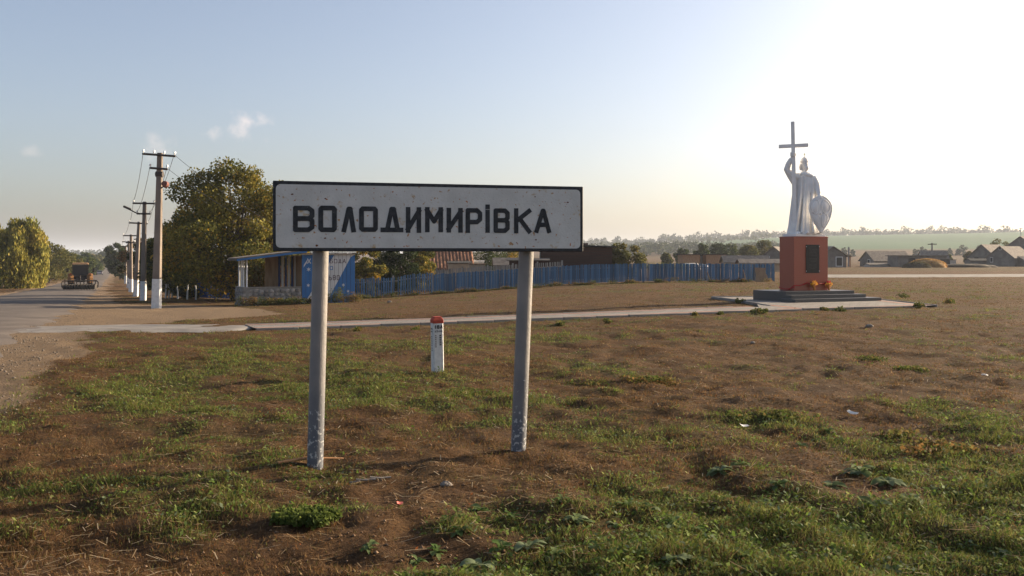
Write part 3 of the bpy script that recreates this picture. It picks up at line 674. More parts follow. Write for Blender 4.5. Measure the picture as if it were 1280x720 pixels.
# cloak over the shoulder, collar
body.tube([V3(-.20, 2.36, .02), V3(-.05, 2.40, -.17), V3(.12, 2.37, -.21), V3(.30, 2.31, -.16), V3(.40, 2.24, .0)], [.075 * K, .07 * K, .065 * K, .075 * K, .09 * K], 10)
body.tube([V3(.30, 2.30, -.14), V3(.32, 2.0, -.22), V3(.33, 1.6, -.27), V3(.34, 1.1, -.32), V3(.36, .5, -.38), V3(.38, .05, -.42)], [.06 * K, .05 * K, .045 * K, .045 * K, .05 * K, .06 * K], 9)
body.tube([V3(.06, 2.32, -.2), V3(.05, 1.9, -.25), V3(.02, 1.4, -.28), V3(-.02, .8, -.34), V3(-.06, .05, -.41)], [.05 * K, .045 * K, .045 * K, .05 * K, .055 * K], 9)
body.tube([V3(-.32, 2.2, -.02), V3(-.36, 1.6, -.06), V3(-.44, .9, -.1), V3(-.53, .03, -.14)], [.10 * K, .09 * K, .09 * K, .10 * K], 10)
body.tube([V3(.30, 2.26, .06), V3(.40, 2.0, .08), V3(.46, 1.5, .06), V3(.50, 1.0, .04), V3(.53, .5, .02), V3(.55, .02, 0)], [.14 * K, .16 * K, .16 * K, .15 * K, .14 * K, .15 * K], 14)
body.tube([V3(.44, 2.1, -.06), V3(.50, 1.6, -.06), V3(.52, 1.0, -.10), V3(.50, .02, -.16)], [.07 * K, .07 * K, .06 * K, .07 * K], 9)
for sx_ in (-.16, .16): body.sphere(V3(sx_ - .02, .03, -.44), (.07 * K, .13 * K, .06 * K))     # shoe tips
# head (turned a little towards +x): skull, brow, nose, cheeks, beard, ears, hair
hd = Vector((.55, -.83, 0)).normalized(); hs = Vector((.83, .55, 0)); HC = V3(.03, 2.77, -.02)
def HP(f, s, u): return HC + (hd * f + hs * s + Vector((0, 0, u + .03))) * K * 1.13
body.sphere(HP(0, 0, .02), (.135 * K * 1.13, .135 * K * 1.13, .17 * K * 1.13), 18, 12)
body.sphere(HP(.05, 0, -.07), (.105 * K * 1.13, .105 * K * 1.13, .12 * K * 1.13), 14, 10)
body.tube([HP(.135, 0, .02), HP(.175, 0, -.04)], [.018 * K, .032 * K], 8)
body.tube([HP(.115, -.08, .035), HP(.14, 0, .03), HP(.115, .08, .035)], [.018 * K, .022 * K, .018 * K], 8)
body.tube([HP(.13, 0, -.08), HP(.15, 0, -.14), HP(.13, 0, -.22), HP(.11, 0, -.27)], [.06 * K, .085 * K, .06 * K, .02 * K], 12)
body.tube([HP(.13, -.075, -.11), HP(.165, 0, -.075), HP(.13, .075, -.11)], [.018 * K, .026 * K, .018 * K], 8)
for s_ in (-1, 1):
    body.sphere(HP(.12, .05 * s_, -.03), (.035 * K,) * 3, 8, 6); body.sphere(HP(0, .14 * s_, -.02), (.03 * K, .03 * K, .045 * K), 8, 6)
    body.tube([HP(-.04, .12 * s_, .0), HP(-.06, .13 * s_, -.12), HP(-.06, .12 * s_, -.22)], [.05 * K, .06 * K, .04 * K], 10)
tmp = body.build('figure', M['stone_white'], None)
rm = tmp.modifiers.new('r', 'REMESH'); rm.mode = 'VOXEL'; rm.voxel_size = .014; rm.use_smooth_shade = True
sm = tmp.modifiers.new('s', 'SMOOTH'); sm.factor = .5; sm.iterations = 2
dg = bpy.context.evaluated_depsgraph_get(); me = bpy.data.meshes.new_from_object(tmp.evaluated_get(dg)); me.name = 'figure'
bpy.data.objects.remove(tmp); fig = bpy.data.objects.new('figure', me); col.objects.link(fig); fig.parent = st
# crown-helmet
hm = MB()
hm.tube([HP(0, 0, .07), HP(0, 0, .12), HP(0, 0, .19), HP(0, 0, .24), HP(0, 0, .262)], [.150 * K, .156 * K, .12 * K, .06 * K, .02 * K], 18)
hm.tube([HP(0, 0, .062), HP(0, 0, .105)], [.168 * K, .168 * K], 18)
crn = hm.build('crown', M['stone_white'], fig, smooth=True)
cc = MB(); cc.box(HP(0, 0, .33), (.018, .018, .15)); cc.box(HP(0, 0, .345), (.08, .016, .016)); cc.build('crown_cross', M['gold'], crn)
# the tall cross
cr = MB(); a = V3(-.33, -.02, -.27); tp = V3(-.42, 4.5, -.22)
d = (tp - a); L = d.length
def sq_tube(mb, p, q, w0, w1, dep): 
    ax = (q - p).normalized(); sx2 = Vector((0, 1, 0)).cross(ax).normalized(); sy2 = ax.cross(sx2)
    vs = []
    for pt, w_ in ((p, w0), (q, w1)):
        for i, j in ((-1, -1), (1, -1), (1, 1), (-1, 1)): vs.append(pt + sx2 * i * w_ / 2 + sy2 * j * dep / 2)
    mb.add(vs, [(0, 3, 2, 1), (4, 5, 6, 7), (0, 1, 5, 4), (1, 2, 6, 5), (2, 3, 7, 6), (3, 0, 4, 7)])
sq_tube(cr, a, tp, .165 * K, .145 * K, .13 * K)
cr.build('cross_shaft', M['stone_white'], st, bevel=.008)
cr = MB(); mid_ = a + d * ((3.53 + .02) / 4.52); rt = Vector((1, 0, .015)).normalized()
sq_tube(cr, mid_ - rt * .555 * K, mid_ + rt * .58 * K, .14 * K, .14 * K, .124 * K)
cr.build('cross_arm', M['stone_white'], st, bevel=.008)
# shield: kite outline, domed, with four raised ovals and a boss
def sh_out(t_):           # half-width at height fraction t_ (0 bottom .. 1 top)
    return .42 * (math.sin(min(1, t_ / .68) * math.pi / 2) ** .95 if t_ < .68 else math.cos((t_ - .68) / .32 * math.pi / 2) ** .55)
sh = MB(); nz, nx_ = 26, 16; SC = (.63, .03)
k0 = 0
for side in (1, 0):
    for i in range(nz + 1):
        t_ = i / nz; hw = max(.004, sh_out(t_))
        for j in range(nx_ + 1):
            s_ = (j / nx_ * 2 - 1); y_ = -.47 - (.10 * (1 - s_ * s_) * (1 - (2 * t_ - 1) ** 2 * .6) if side else -.045 + .10 * (1 - s_ * s_) * (1 - (2 * t_ - 1) ** 2 * .6))
            sh.v.append(tuple(V3(SC[0] + s_ * hw + .03 * (1 - t_) - .0, SC[1] + t_ * 1.46, y_ + .24 * s_ * hw / .42)))
st_ = nx_ + 1; off = (nz + 1) * st_
for i in range(nz):
    for j in range(nx_):
        q = i * st_ + j; sh.f.append((q, q + 1, q + st_ + 1, q + st_)); q += off; sh.f.append((q, q + st_, q + st_ + 1, q + 1))
for i in range(nz):
    q = i * st_; sh.f.append((q, q + st_, q + st_ + off, q + off)); q += nx_; sh.f.append((q, q + off, q + st_ + off, q + st_))
for j in range(nx_):
    q = j; sh.f.append((q, q + off, q + 1 + off, q + 1)); q = nz * st_ + j; sh.f.append((q, q + 1, q + 1 + off, q + off))
shd = sh.build('shield', M['stone_white'], st, smooth=True)
def sh_pt(s_, t_, lift=0):
    hw = sh_out(t_); return V3(SC[0] + s_ * hw + .03 * (1 - t_), SC[1] + t_ * 1.46, -.47 - .10 * (1 - s_ * s_) * (1 - (2 * t_ - 1) ** 2 * .6) - lift + .24 * s_ * hw / .42)
for (s0, t0, rs, rt_) in ((-.48, .70, .36, .19), (.48, .70, .36, .19), (-.44, .33, .32, .17), (.44, .33, .32, .17)):
    rv_ = MB(); ring = [sh_pt(s0 + rs * math.cos(q), t0 + rt_ * math.sin(q), .008) for q in np.linspace(0, 2 * math.pi, 25)]
    rv_.tube(ring, .026, 6, cap=False)
    cv = sh_pt(s0, t0, .05); kk = len(rv_.v); rv_.v.append(tuple(cv)); n0 = kk
    ins_ = [sh_pt(s0 + rs * .8 * math.cos(q), t0 + rt_ * .8 * math.sin(q), .03) for q in np.linspace(0, 2 * math.pi, 25)[:-1]]
    rv_.v += [tuple(p) for p in ins_]; rv_.f += [(kk, kk + 1 + i, kk + 1 + (i + 1) % 24) for i in range(24)]
    out_ = [sh_pt(s0 + rs * math.cos(q), t0 + rt_ * math.sin(q), .0) for q in np.linspace(0, 2 * math.pi, 25)[:-1]]
    k2 = len(rv_.v); rv_.v += [tuple(p) for p in out_]; rv_.f += [(kk + 1 + i, k2 + i, k2 + (i + 1) % 24, kk + 1 + (i + 1) % 24) for i in range(24)]
    rv_.build('oval_boss', M['stone_white'], shd, smooth=True)
MB().sphere(sh_pt(0, .52, .02), .04).build('centre_boss', M['stone_white'], shd, smooth=True)
rm_ = MB(); rim = [sh_pt(-1, q, 0) for q in np.linspace(0, .99, 20)] + [sh_pt(1, q, 0) for q in np.linspace(.99, 0, 20)]
rm_.tube(rim, .026, 6); rm_.build('rim', M['stone_white'], shd, smooth=True)

# ------------------------------------------------------------------ bus stop
BA = math.atan2(.395, .919); bx0, by0 = -13.75, 47.0; zb = float(base(bx0, by0))
bs = thing('bus_stop', 'open bus shelter with rubble stone wall, white posts and painted blue and white sheet panel', 'bus shelter', (bx0, by0, zb), BA)
LW = 2.97; LP_ = 5.8; DP = 3.2
core = MB().box((LW / 2, .2, .35), (LW, .32, 1.16)).box((.16, DP / 2, .35), (.30, DP, 1.155)).build('low_wall', M['mortar'], bs)
sm_ = []
for k in range(5):
    s = MB().sphere((0, 0, 0), (.15, .06, .105), 9, 6); s.v = [(x * random.uniform(.8, 1.15), y, z * random.uniform(.8, 1.15)) for x, y, z in s.v]
    o = s.build('stone', M['rubble'], None, smooth=False); sm_.append(o.data); bpy.data.objects.remove(o)
zz = -.02
while zz < .86:
    xx = .12 + random.uniform(-.05, .05)
    while xx < LW - .08:
        inst(random.choice(sm_), 'stone', core, (xx, .045, zz + random.uniform(-.03, .03)), (0, random.uniform(-.5, .5), 0), (random.uniform(.8, 1.15), 1, random.uniform(.85, 1.1)))
        xx += random.uniform(.24, .30)
    yy = .25
    while yy < DP - .1:
        inst(random.choice(sm_), 'stone', core, (.01, yy, zz + random.uniform(-.03, .03)), (random.uniform(-.5, .5), 0, R(90)), (random.uniform(.8, 1.1), 1, random.uniform(.85, 1.1))); yy += random.uniform(.26, .3)
    zz += .19
MB().box((LW / 2, .2, .945), (LW + .02, .38, .035)).build('wall_cap', M['concrete'], bs, bevel=.008)
for (x_, y_) in ((.22, .2), (.16, 1.0), (.16, 1.8), (.16, 2.9)):
    MB().tube([(x_, y_, .93), (x_, y_, 2.46)], .045, 10).build('post', M['white'], bs)
for i in range(6):
    MB().box((2.15 + i * .17, 2.0 - .0, 1.2), (.12, .05, 2.7)).build('slat', M['panelwhite'] if i % 2 else M['bluedark'], bs)
MB().box((1.75, 2.06, 1.3), (.7, .06, 2.6)).build('inner_panel', M['wood'], bs)
sl = math.atan2(.32, 2.6)
rf_ = MB().box((1.42, DP / 2 - .1, 2.66), (3.6, DP + .7, .05), ry=-sl).build('roof', M['slate'], bs)
MB().box((1.42, -.42, 2.575), (3.55, .03, .11), ry=-sl).build('fascia', M['bluepanel'], rf_)
MB().box((-.35, DP / 2 - .1, 2.37), (.03, DP + .6, .10)).build('fascia', M['steel'], rf_)
# painted metal panel: corrugated sheets, each a strip
pan = MB(); px0, px1, pz0, pz1 = LW + .03, LP_, -.25, 2.62
pn = bpy.data.objects.new('painted_panel', None); col.objects.link(pn); pn.parent = bs
np_ = 13
def dcol(x_, z_):        # which side of the two diagonal stripes
    return
x_edges = np.linspace(px0, px1, np_ + 1)
Zt = pz1
def diag(x_, xb, xt): return pz0 + .35 + (x_ - xb) / (xt - xb) * (Zt - pz0 - .35)
MB().box(((px0 + px1) / 2, .12, (pz0 + pz1) / 2), (px1 - px0, .03, pz1 - pz0)).build('backing', M['steel'], pn)
for i in range(np_):
    a, b_ = x_edges[i] + .008, x_edges[i + 1] - .008
    def clip_strip(lo_f, hi_f, m):
        P = [(a, lo_f(a)), (b_, lo_f(b_)), (b_, hi_f(b_)), (a, hi_f(a))]
        P = [(x_, min(max(z_, pz0), pz1)) for x_, z_ in P]
        if P[3][1] - P[0][1] < .004 and P[2][1] - P[1][1] < .004: return
        if P[3][1] - P[0][1] < .004: P = P[:3]
        elif P[2][1] - P[1][1] < .004: P = [P[0], P[1], P[3]]
        MB().prism(P, 0, .02, Matrix.Translation((0, .104, 0)) @ Matrix.Rotation(R(90), 4, 'X')).build('sheet_strip', m, pn)
    d1 = lambda x_: pz0 + .35 + (x_ - (px0 + .15)) / 1.85 * 3.0       # left diagonal
    d2 = lambda x_: pz0 + .35 + (x_ - (px0 + 1.30)) / 1.40 * 2.6      # right diagonal
    clip_strip(d1, lambda x_: pz1, M['bluepanel'])
    clip_strip(lambda x_: min(max(d2(x_), pz0), pz1), d1, M['panelwhite'])
    clip_strip(lambda x_: pz0, lambda x_: min(d2(x_), d1(x_)), M['bluepanel'])
PMX = Matrix.Translation((0, .083, 0)) @ Matrix.Rotation(R(90), 4, 'X')
for q0, q1, f in (((px0 + .15), (px0 + 2.0), 0),):
    pass
def ptxt(s, x_, z_, h, m, wd=.17, sw=.03):
    for ch in s:
        glyph(ch, x_, x_ + wd, z_, z_ + h, sw, m, pn, PMX, .003); x_ += wd + .06
ptxt('ХЛО', px0 + .28, 2.16, .27, M['panelwhite'], .2, .045)
ptxt('БОДА', px0 + 1.47, 2.18, .23, M['maroon'])
ptxt('ВО', px0 + 1.26, 1.82, .21, M['bluepanel'], .16, .035)
ptxt('ЛЬВО', px0 + 1.22, 1.28, .26, M['maroon'], .15, .03)
def star(x_, z_, r):
    P = []
    for i in range(12):
        a = math.pi * i / 6; q = r if i % 2 == 0 else r * .35; P.append((x_ + q * math.sin(a), z_ + q * math.cos(a)))
    MB().prism(P, .0005, .003, PMX).build('painted_star', M['panelwhite'], pn)
for x_, z_, r in ((.36, 1.86, .13), (.34, 1.02, .11), (.72, 1.72, .10), (2.20, 1.02, .11), (2.45, .68, .09)): star(px0 + x_, z_, r)
MB().prism([(px0 + .08, 1.95), (px0 + .26, 2.2), (px0 + .33, 2.42), (px0 + .24, 2.30), (px0 + .12, 2.12)], .0005, .003, PMX).build('painted_bird', M['panelwhite'], pn)
MB().box(((px0 + px1) / 2, .1, pz1 + .03), (px1 - px0 + .06, .09, .06)).build('panel_cap', M['white'], pn)
MB().box((px1, .1 + 1.4, 1.2), (.05, 2.8, 2.85)).build('side_wall', M['bluepanel'], bs)
MB().box((px0 + .05, 1.6, 1.2), (.05, 2.9, 2.8)).build('inner_wall', M['wood'], bs)
MB().box(((px0 + px1) / 2, 1.5, 2.69), (px1 - px0 + .2, 3.2, .04)).build('panel_roof', M['slate'], bs)

# ------------------------------------------------------------------ fences
def fence(name, label, p, q, h, pm, wd=.095, gap=.03, jit=.04, pn='picket', n_post=6, htab=None, rail=M['greywood'], prob=1.0):
    A_ = Vector((p[0], p[1], 0)); B_ = Vector((q[0], q[1], 0)); L = (B_ - A_).length; a = math.atan2(B_.y - A_.y, B_.x - A_.x)
    f = thing(name, label, 'fence', (A_.x, A_.y, 0), a)
    def gl(s): v = A_.lerp(B_, s / L); return float(base(v.x, v.y))
    k = MB().box((0, 0, .5), (1, .022, 1)).build('t', pm); pmd = k.data; bpy.data.objects.remove(k)
    n = int(L / (wd + gap))
    for i in range(n):
        if random.random() > prob: continue
        s = (i + .5) * L / n; hh = (np.interp(s / L, *htab) if htab else 1) * h + random.uniform(-jit, jit)
        inst(pmd, pn, f, (s, random.uniform(-.008, .008), gl(s) + .06), (random.uniform(-.02, .02), random.uniform(-.03, .03), 0), (wd * random.uniform(.8, 1.08), 1, hh - .06))
    for zf in (.25, .8):
        mb = MB(); m_ = 14
        for i in range(m_):
            s0, s1 = L * i / m_, L * (i + 1) / m_; h0 = (np.interp((s0 + s1) / 2 / L, *htab) if htab else 1) * h
            mb.tube([(s0, .045, gl(s0) + zf * h0), (s1, .045, gl(s1) + zf * h0)], .03, 4)
        mb.build('rail', rail, f)
    for i in range(n_post + 1):
        s = L * i / n_post; MB().box((s, .075, gl(s) + h * .5), (.09, .09, h * 1.12)).build('post', rail, f)
    return f
fence('picket_fence', 'faded blue picket fence with gaps beside the bus shelter', (X(441, 55.5), 55.5), (X(541, 57.5), 57.5), 1.22, M['blue'], htab=([0, .3, .55, .7, 1], [1.0, .97, .98, 1.08, 1.1]), gap=.055, prob=.93, n_post=4)
fence('picket_fence', 'blue picket fence in front of a taller grey slat fence', (X(541.5, 57.6), 57.6), (X(702, 59.3), 59.3), 1.22, M['blue'], gap=.014, n_post=5)
fence('picket_fence', 'long blue board fence from the brown shed to its end behind the pedestal', (X(703, 59.4), 59.4), (X(968, 61.5), 61.5), 1.20, M['blue'], htab=([0, .5, 1], [1.05, 1.0, .98]), wd=.115, gap=.010, n_post=8, jit=.03)
fence('slat_fence', 'taller grey wooden slat fence rising behind the blue pickets', (X(546, 59.6), 59.6), (X(703, 61.2), 61.2), 1.52, M['greywood'], wd=.07, gap=.05, n_post=5, jit=.01)
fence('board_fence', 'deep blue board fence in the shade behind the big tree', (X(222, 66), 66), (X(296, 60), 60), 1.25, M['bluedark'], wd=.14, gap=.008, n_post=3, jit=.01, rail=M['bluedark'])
fp = X(273, 61.5); MB().tube([(0, 0, -.1), (0, 0, 1.75)], .07, 8)
gp_ = thing('gate_post', 'tall blue gate post standing in the shaded blue fence', 'post', (fp, 61.0, float(base(fp, 61))))
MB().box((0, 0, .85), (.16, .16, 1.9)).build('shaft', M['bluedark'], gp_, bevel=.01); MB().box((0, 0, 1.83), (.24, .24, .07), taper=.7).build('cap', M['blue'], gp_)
# things leaning on the long fence
x_, y_ = X(952, 60.6), 60.6
o = MB(); o.prism([(-.42, 0), (.30, 0), (.44, .1), (.40, .45), (.28, .62), (.36, .95), (-.40, .98), (-.36, .5)], 0, .03, Matrix.Rotation(R(74), 4, 'X')); ob = o.build('plywood_sheet', M['plywood'])
ob.location = (x_, y_, G(x_, y_) - .01); tag(ob, 'broken tan sheet of board leaning against the end of the blue fence', 'board')
for (pxa, pxb, lb) in ((889, 883, 'short timber stake leaning on the blue fence away from the tan board'), (933, 929, 'short timber stake leaning on the blue fence close to the tan board')):
    xa, xb = X(pxa, 60.1), X(pxb, 61.0); o = MB().tube([(xa, 60.2, G(xa, 60.2) - .03), (xb, 60.95, G(xb, 61) + .78)], .035, 6).build('timber_stake', M['plywood']); tag(o, lb, 'stake')

# ------------------------------------------------------------------ utility poles and wires
tips = []
def pole(px, Y, row_top, lean, lamp=False, cross2=True, label='', first=False):
    x_ = X(px, Y); zg = float(base(x_, Y)); H = ROW(row_top, Y) - zg
    o = thing('utility_pole', label, 'utility pole', (x_, Y, zg), R(6), 'utility poles along the road')
    o.rotation_euler = (0, R(lean), R(0))
    wb = .40 if first else .34
    MB().box((0, 0, H * .5 - .2), (wb, wb * .8, H + .4), taper=.58).build('shaft', M['polecon'], o, bevel=.02)
    MB().box((0, 0, .55), (wb * 1.008, wb * .81, 1.75 if first else 1.35), taper=.95).build('painted_foot', M['white'], o, bevel=.02)
    arms = [(H - .12, 1.62 if first else 1.4, 4 if first else 2)]
    if cross2: arms.append((H - .78, .88, 2))
    pts = []
    for (z_, L, n) in arms:
        sl_ = -.05 * L if first else 0
        ar = MB().tube([(-L / 2, -.13, z_ - sl_ / 2), (L / 2, -.13, z_ + sl_ / 2)], .055, 4).build('crossarm', M['steel'], o)
        for i in range(n):
            f = (i / (n - 1) * .94 + .03); q = (-L / 2 + L * f, -.13, z_ - sl_ / 2 + sl_ * f)
            MB().tube([q, (q[0], q[1], q[2] + .09), (q[0], q[1], q[2] + .12), (q[0], q[1], q[2] + .20)], [.02, .022, .055, .045], 8).build('insulator', M['insul'], ar)
            pts.append(Vector((x_ + q[0] + math.sin(R(lean)) * z_, Y - .13, zg + q[2] + .13)))
    if first:
        MB().tube([(-.17, 0, H - 1.05), (.17, 0, H - 1.05)], .15, 8).build('bracket_band', M['steel'], o)
        lp = MB().tube([(.10, -.12, H - 1.75), (.32, -.16, H - 1.62)], .035, 6).build('lamp_bracket', M['steel'], o)
        MB().tube([(.34, -.06, H - 1.55), (.34, -.26, H - 1.52)], [.17, .14], 14).build('loudspeaker', mat('speaker_red', (.16, .06, .045), .7), o)
    if lamp:
        MB().tube([(0, -.1, H - .8), (-.5, -.12, H - .72), (-.9, -.12, H - .52)], .04, 6).build('lamp_arm', M['steel'], o)
        MB().box((-1.05, -.12, H - .42), (.5, .2, .13), ry=R(24)).build('lamp_head', M['steel'], o, bevel=.03)
    tips.append(pts)
pole(195.5, 45, 191, 1.35, first=True, label='tallest concrete utility pole with two crossarms, a red loudspeaker and a broad white-painted foot')
pole(179, 58.5, 252, .8, lamp=True, label='concrete utility pole with a street lamp arm and white-painted foot')
pole(169.5, 69, 277, 2.6, cross2=False, label='leaning concrete utility pole beyond the street lamp pole')
pole(163.5, 86, 293, .3, cross2=True, label='slim concrete utility pole with two crossarms standing past the leaning pole')
pole(160.5, 108, 301, .4, cross2=False, label='thin one-armed concrete pole just past the slim two-armed pole')
pole(157, 140, 307, .3, cross2=False, label='last small concrete pole of the roadside row, near the layered green tree')
def wire(a, b_, sag, label, grp):
    n = 18; P = [a.lerp(b_, i / n) - Vector((0, 0, sag * 4 * (i / n) * (1 - i / n))) for i in range(n + 1)]
    tag(MB().tube(P, .012, 4).build('overhead_wire', M['wire']), label, 'wire', grp)
for i in range(len(tips) - 1):
    A_, B_ = tips[i], tips[i + 1]
    pr_ = ((0, 0), (len(A_) - 3 if len(A_) > 4 else 1, 1)) + (((4, 2), (5, 3)) if i == 0 else ())
    for a_, b_ in pr_:
        if a_ < len(A_) and b_ < len(B_): wire(A_[a_], B_[b_], .35, 'thin overhead wire strung between the roadside utility poles', 'overhead wires')
T0 = tips[0]
for (a_, tgt) in ((5, (-10.5, 49.0, 2.3)), (3, (-9.9, 50.0, 2.1))):
    wire(T0[a_] - Vector((0, 0, .1)), Vector(tgt), .5, 'thin service wire dropping from the loudspeaker pole past the tree', 'service wires')
for a_, dz in ((0, 0), (3, 0)):
    wire(T0[a_], Vector((T0[a_].x + 13.5, 15.0, 6.9)) + Vector((-32, -70, 0)) * 0, .1, 'x', 'x') if False else None

# ------------------------------------------------------------------ tractor and car on the road
def wheel(parent, x, y, r, wd, nm='wheel'):
    o = MB().tube([(x - wd / 2, y, r), (x - wd * .42, y, r), (x + wd * .42, y, r), (x + wd / 2, y, r)], [r * .86, r, r, r * .86], 22).build(nm, M['rubber'], parent, smooth=False)
    MB().tube([(x - wd / 2 - .02, y, r), (x + wd / 2 + .02, y, r)], r * .55, 16).build('rim', M['yellowpaint'], o)
    return o
ty = 98.0; tx = X(100.5, ty)
tr = thing('tractor', 'yellow tractor seen from behind carrying a dark folded harrow on the road', 'tractor', (tx, ty, float(base(tx, ty)) + .06), R(24.5))
for s in (-1, 1):
    wheel(tr, s * .92, .0, .78, .52); wheel(tr, s * .85, 2.5, .72, .46)
    fn = MB(); fn.tube([(s * .92, -.80, .72), (s * .92, -.78, 1.25), (s * .92, -.35, 1.62), (s * .92, .35, 1.64), (s * .92, .75, 1.2)], .30, 4, ex=.3)
    fn.build('fender', M['yellowpaint'], tr)
    MB().box((s * .90, -.66, 1.34), (.38, .05, .50)).build('fender_panel', M['yellowpaint'], tr, bevel=.03)
    MB().box((s * .95, -.75, 1.66), (.16, .08, .10)).build('tail_lamp', M['redlamp'], tr)
    ms = MB().tube([(s * .85, .6, 2.0), (s * 1.22, .6, 2.08)], .02, 5).build('mirror_arm', M['iron'], tr)
    MB().box((s * 1.26, .6, 2.05), (.18, .05, .42)).build('mirror', M['iron'], ms)
MB().box((0, .9, 1.02), (.95, 3.2, .45)).build('chassis', M['iron'], tr, bevel=.04)
MB().box((0, 2.35, 1.52), (.9, 1.9, .72)).build('bonnet', M['yellowpaint'], tr, bevel=.08)
cab = MB()
for s in (-1, 1):
    for y_ in (-.45, 1.15): cab.box((s * .74, y_, 1.95), (.09, .09, 1.45))
cab.box((0, .35, 1.30), (1.55, 1.7, .16)); cb = cab.build('cab_frame', M['iron'], tr)
MB().box((0, .35, 1.98), (1.45, 1.58, 1.25)).build('cab_glass', M['glass'], cb)
MB().box((0, -.47, 1.32), (1.5, .06, .45)).build('cab_back_panel', M['iron'], cb)
MB().box((0, .35, 2.74), (1.68, 1.95, .20), taper=.9).build('cab_roof', M['orangeroof'], tr, bevel=.05)
MB().tube([(-.45, 2.2, 1.8), (-.45, 2.2, 2.75)], .05, 8).build('exhaust', M['iron'], tr)
imp = MB(); yb = -1.75
for z_ in (.55, .95): imp.tube([(-1.55, yb, z_), (1.55, yb, z_)], .075, 4)
for x_ in np.linspace(-1.45, 1.45, 9): imp.box((x_, yb, .75), (.08, .10, .5))
for s in (-1, 1): imp.tube([(s * .35, -.7, .8), (s * .35, yb, .75)], .06, 4)
imp.tube([(0, -.6, 1.45), (0, yb, 1.25), (0, yb, .6)], .05, 5)
ib = imp.build('harrow_frame', M['iron'], tr)
for x_ in np.linspace(-1.5, 1.5, 12):
    MB().tube([(x_ - .03, yb - .35, .33), (x_ + .03, yb - .38, .33)], .31, 14).build('harrow_disc', M['iron'], ib)
for s in (-1, 1): MB().tube([(s * 1.55, yb, .95), (s * 1.72, yb - .1, .8), (s * 1.72, yb - .15, .35), (s * 1.5, yb - .25, .15)], .07, 5).build('side_guard', M['iron'], ib)
cy_ = 285.0; cx_ = X(124.5, cy_)
car = thing('car', 'small pale car far down the road beyond the tractor', 'car', (cx_, cy_, float(base(cx_, cy_)) + .07), R(23))
MB().prism([(-2, .25), (2, .25), (2.05, .7), (1.2, .85), (-1.8, .92), (-2.05, .75)], -.82, .82, Matrix.Rotation(R(90), 4, 'Z') @ Matrix.Rotation(R(90), 4, 'X')).build('body', M['carpaint'], car, bevel=.04)
cbn = MB().prism([(-1.7, .9), (.9, .86), (.3, 1.42), (-1.2, 1.44)], -.70, .70, Matrix.Rotation(R(90), 4, 'Z') @ Matrix.Rotation(R(90), 4, 'X')).build('cabin_glass', M['glass'], car, bevel=.03)
MB().box((0, -.45, 1.455), (1.3, 1.5, .05)).build('roof', M['carpaint'], car, bevel=.02)
for s in (-1, 1):
    for y_ in (-1.3, 1.3): MB().tube([(s * .72, y_, .3), (s * .9, y_, .3)], .31, 14).build('wheel', M['rubber'], car)
    MB().box((s * .6, -2.06, .72), (.28, .05, .16)).build('tail_lamp', M['redlamp'], car)

# ------------------------------------------------------------------ trees
def leaves(centers, radii, n, size, cols, droop=0, shell=.75, seed=0, flat=.0):
    """n leaf rhombi spread through clumps; cols = list of (colour, weight)"""
    r_ = np.random.default_rng(seed); C = np.array(centers); Rr = np.array(radii)
    if Rr.ndim == 1: Rr = np.stack([Rr, Rr, Rr * .8], 1)
    wgt = Rr[:, 0] * Rr[:, 1]; k = r_.choice(len(C), n, p=wgt / wgt.sum())
    d = r_.normal(size=(n, 3)); d /= np.linalg.norm(d, axis=1)[:, None]
    rad_ = (r_.random(n) ** (1 / 3)) * (1 - shell) + shell * (r_.random(n) ** .35); rad_ *= r_.uniform(.75, 1.12, n)
    p = C[k] + d * Rr[k] * rad_[:, None]
    if droop: p[:, 2] -= droop * r_.random(n) ** 1.5
    ax = r_.normal(size=(n, 3)); 
    if droop: ax = ax * .35 + np.array([0, 0, -1.0])
    ax /= np.linalg.norm(ax, axis=1)[:, None]
    sd = np.cross(ax, r_.normal(size=(n, 3))); sd /= np.linalg.norm(sd, axis=1)[:, None]
    s = size * r_.uniform(.6, 1.3, n)[:, None]
    wf = .16 if droop else .36
    v = np.stack([p - ax * s * .5, p + sd * s * wf, p + ax * s * .5, p - sd * s * wf], 1).reshape(-1, 3)
    f = np.arange(4 * n).reshape(n, 4)
    W_ = np.array([c[1] for c in cols], float); cc_ = np.array([c[0] for c in cols], float)
    kc = r_.choice(len(cols), len(C), p=W_ / W_.sum()); ci = kc[k]; sw = r_.random(n) < .45
    ci[sw] = r_.choice(len(cols), sw.sum(), p=W_ / W_.sum())
    c = cc_[ci] * r_.uniform(.7, 1.3, n)[:, None]
    return v, f, np.repeat(c, 4, axis=0)
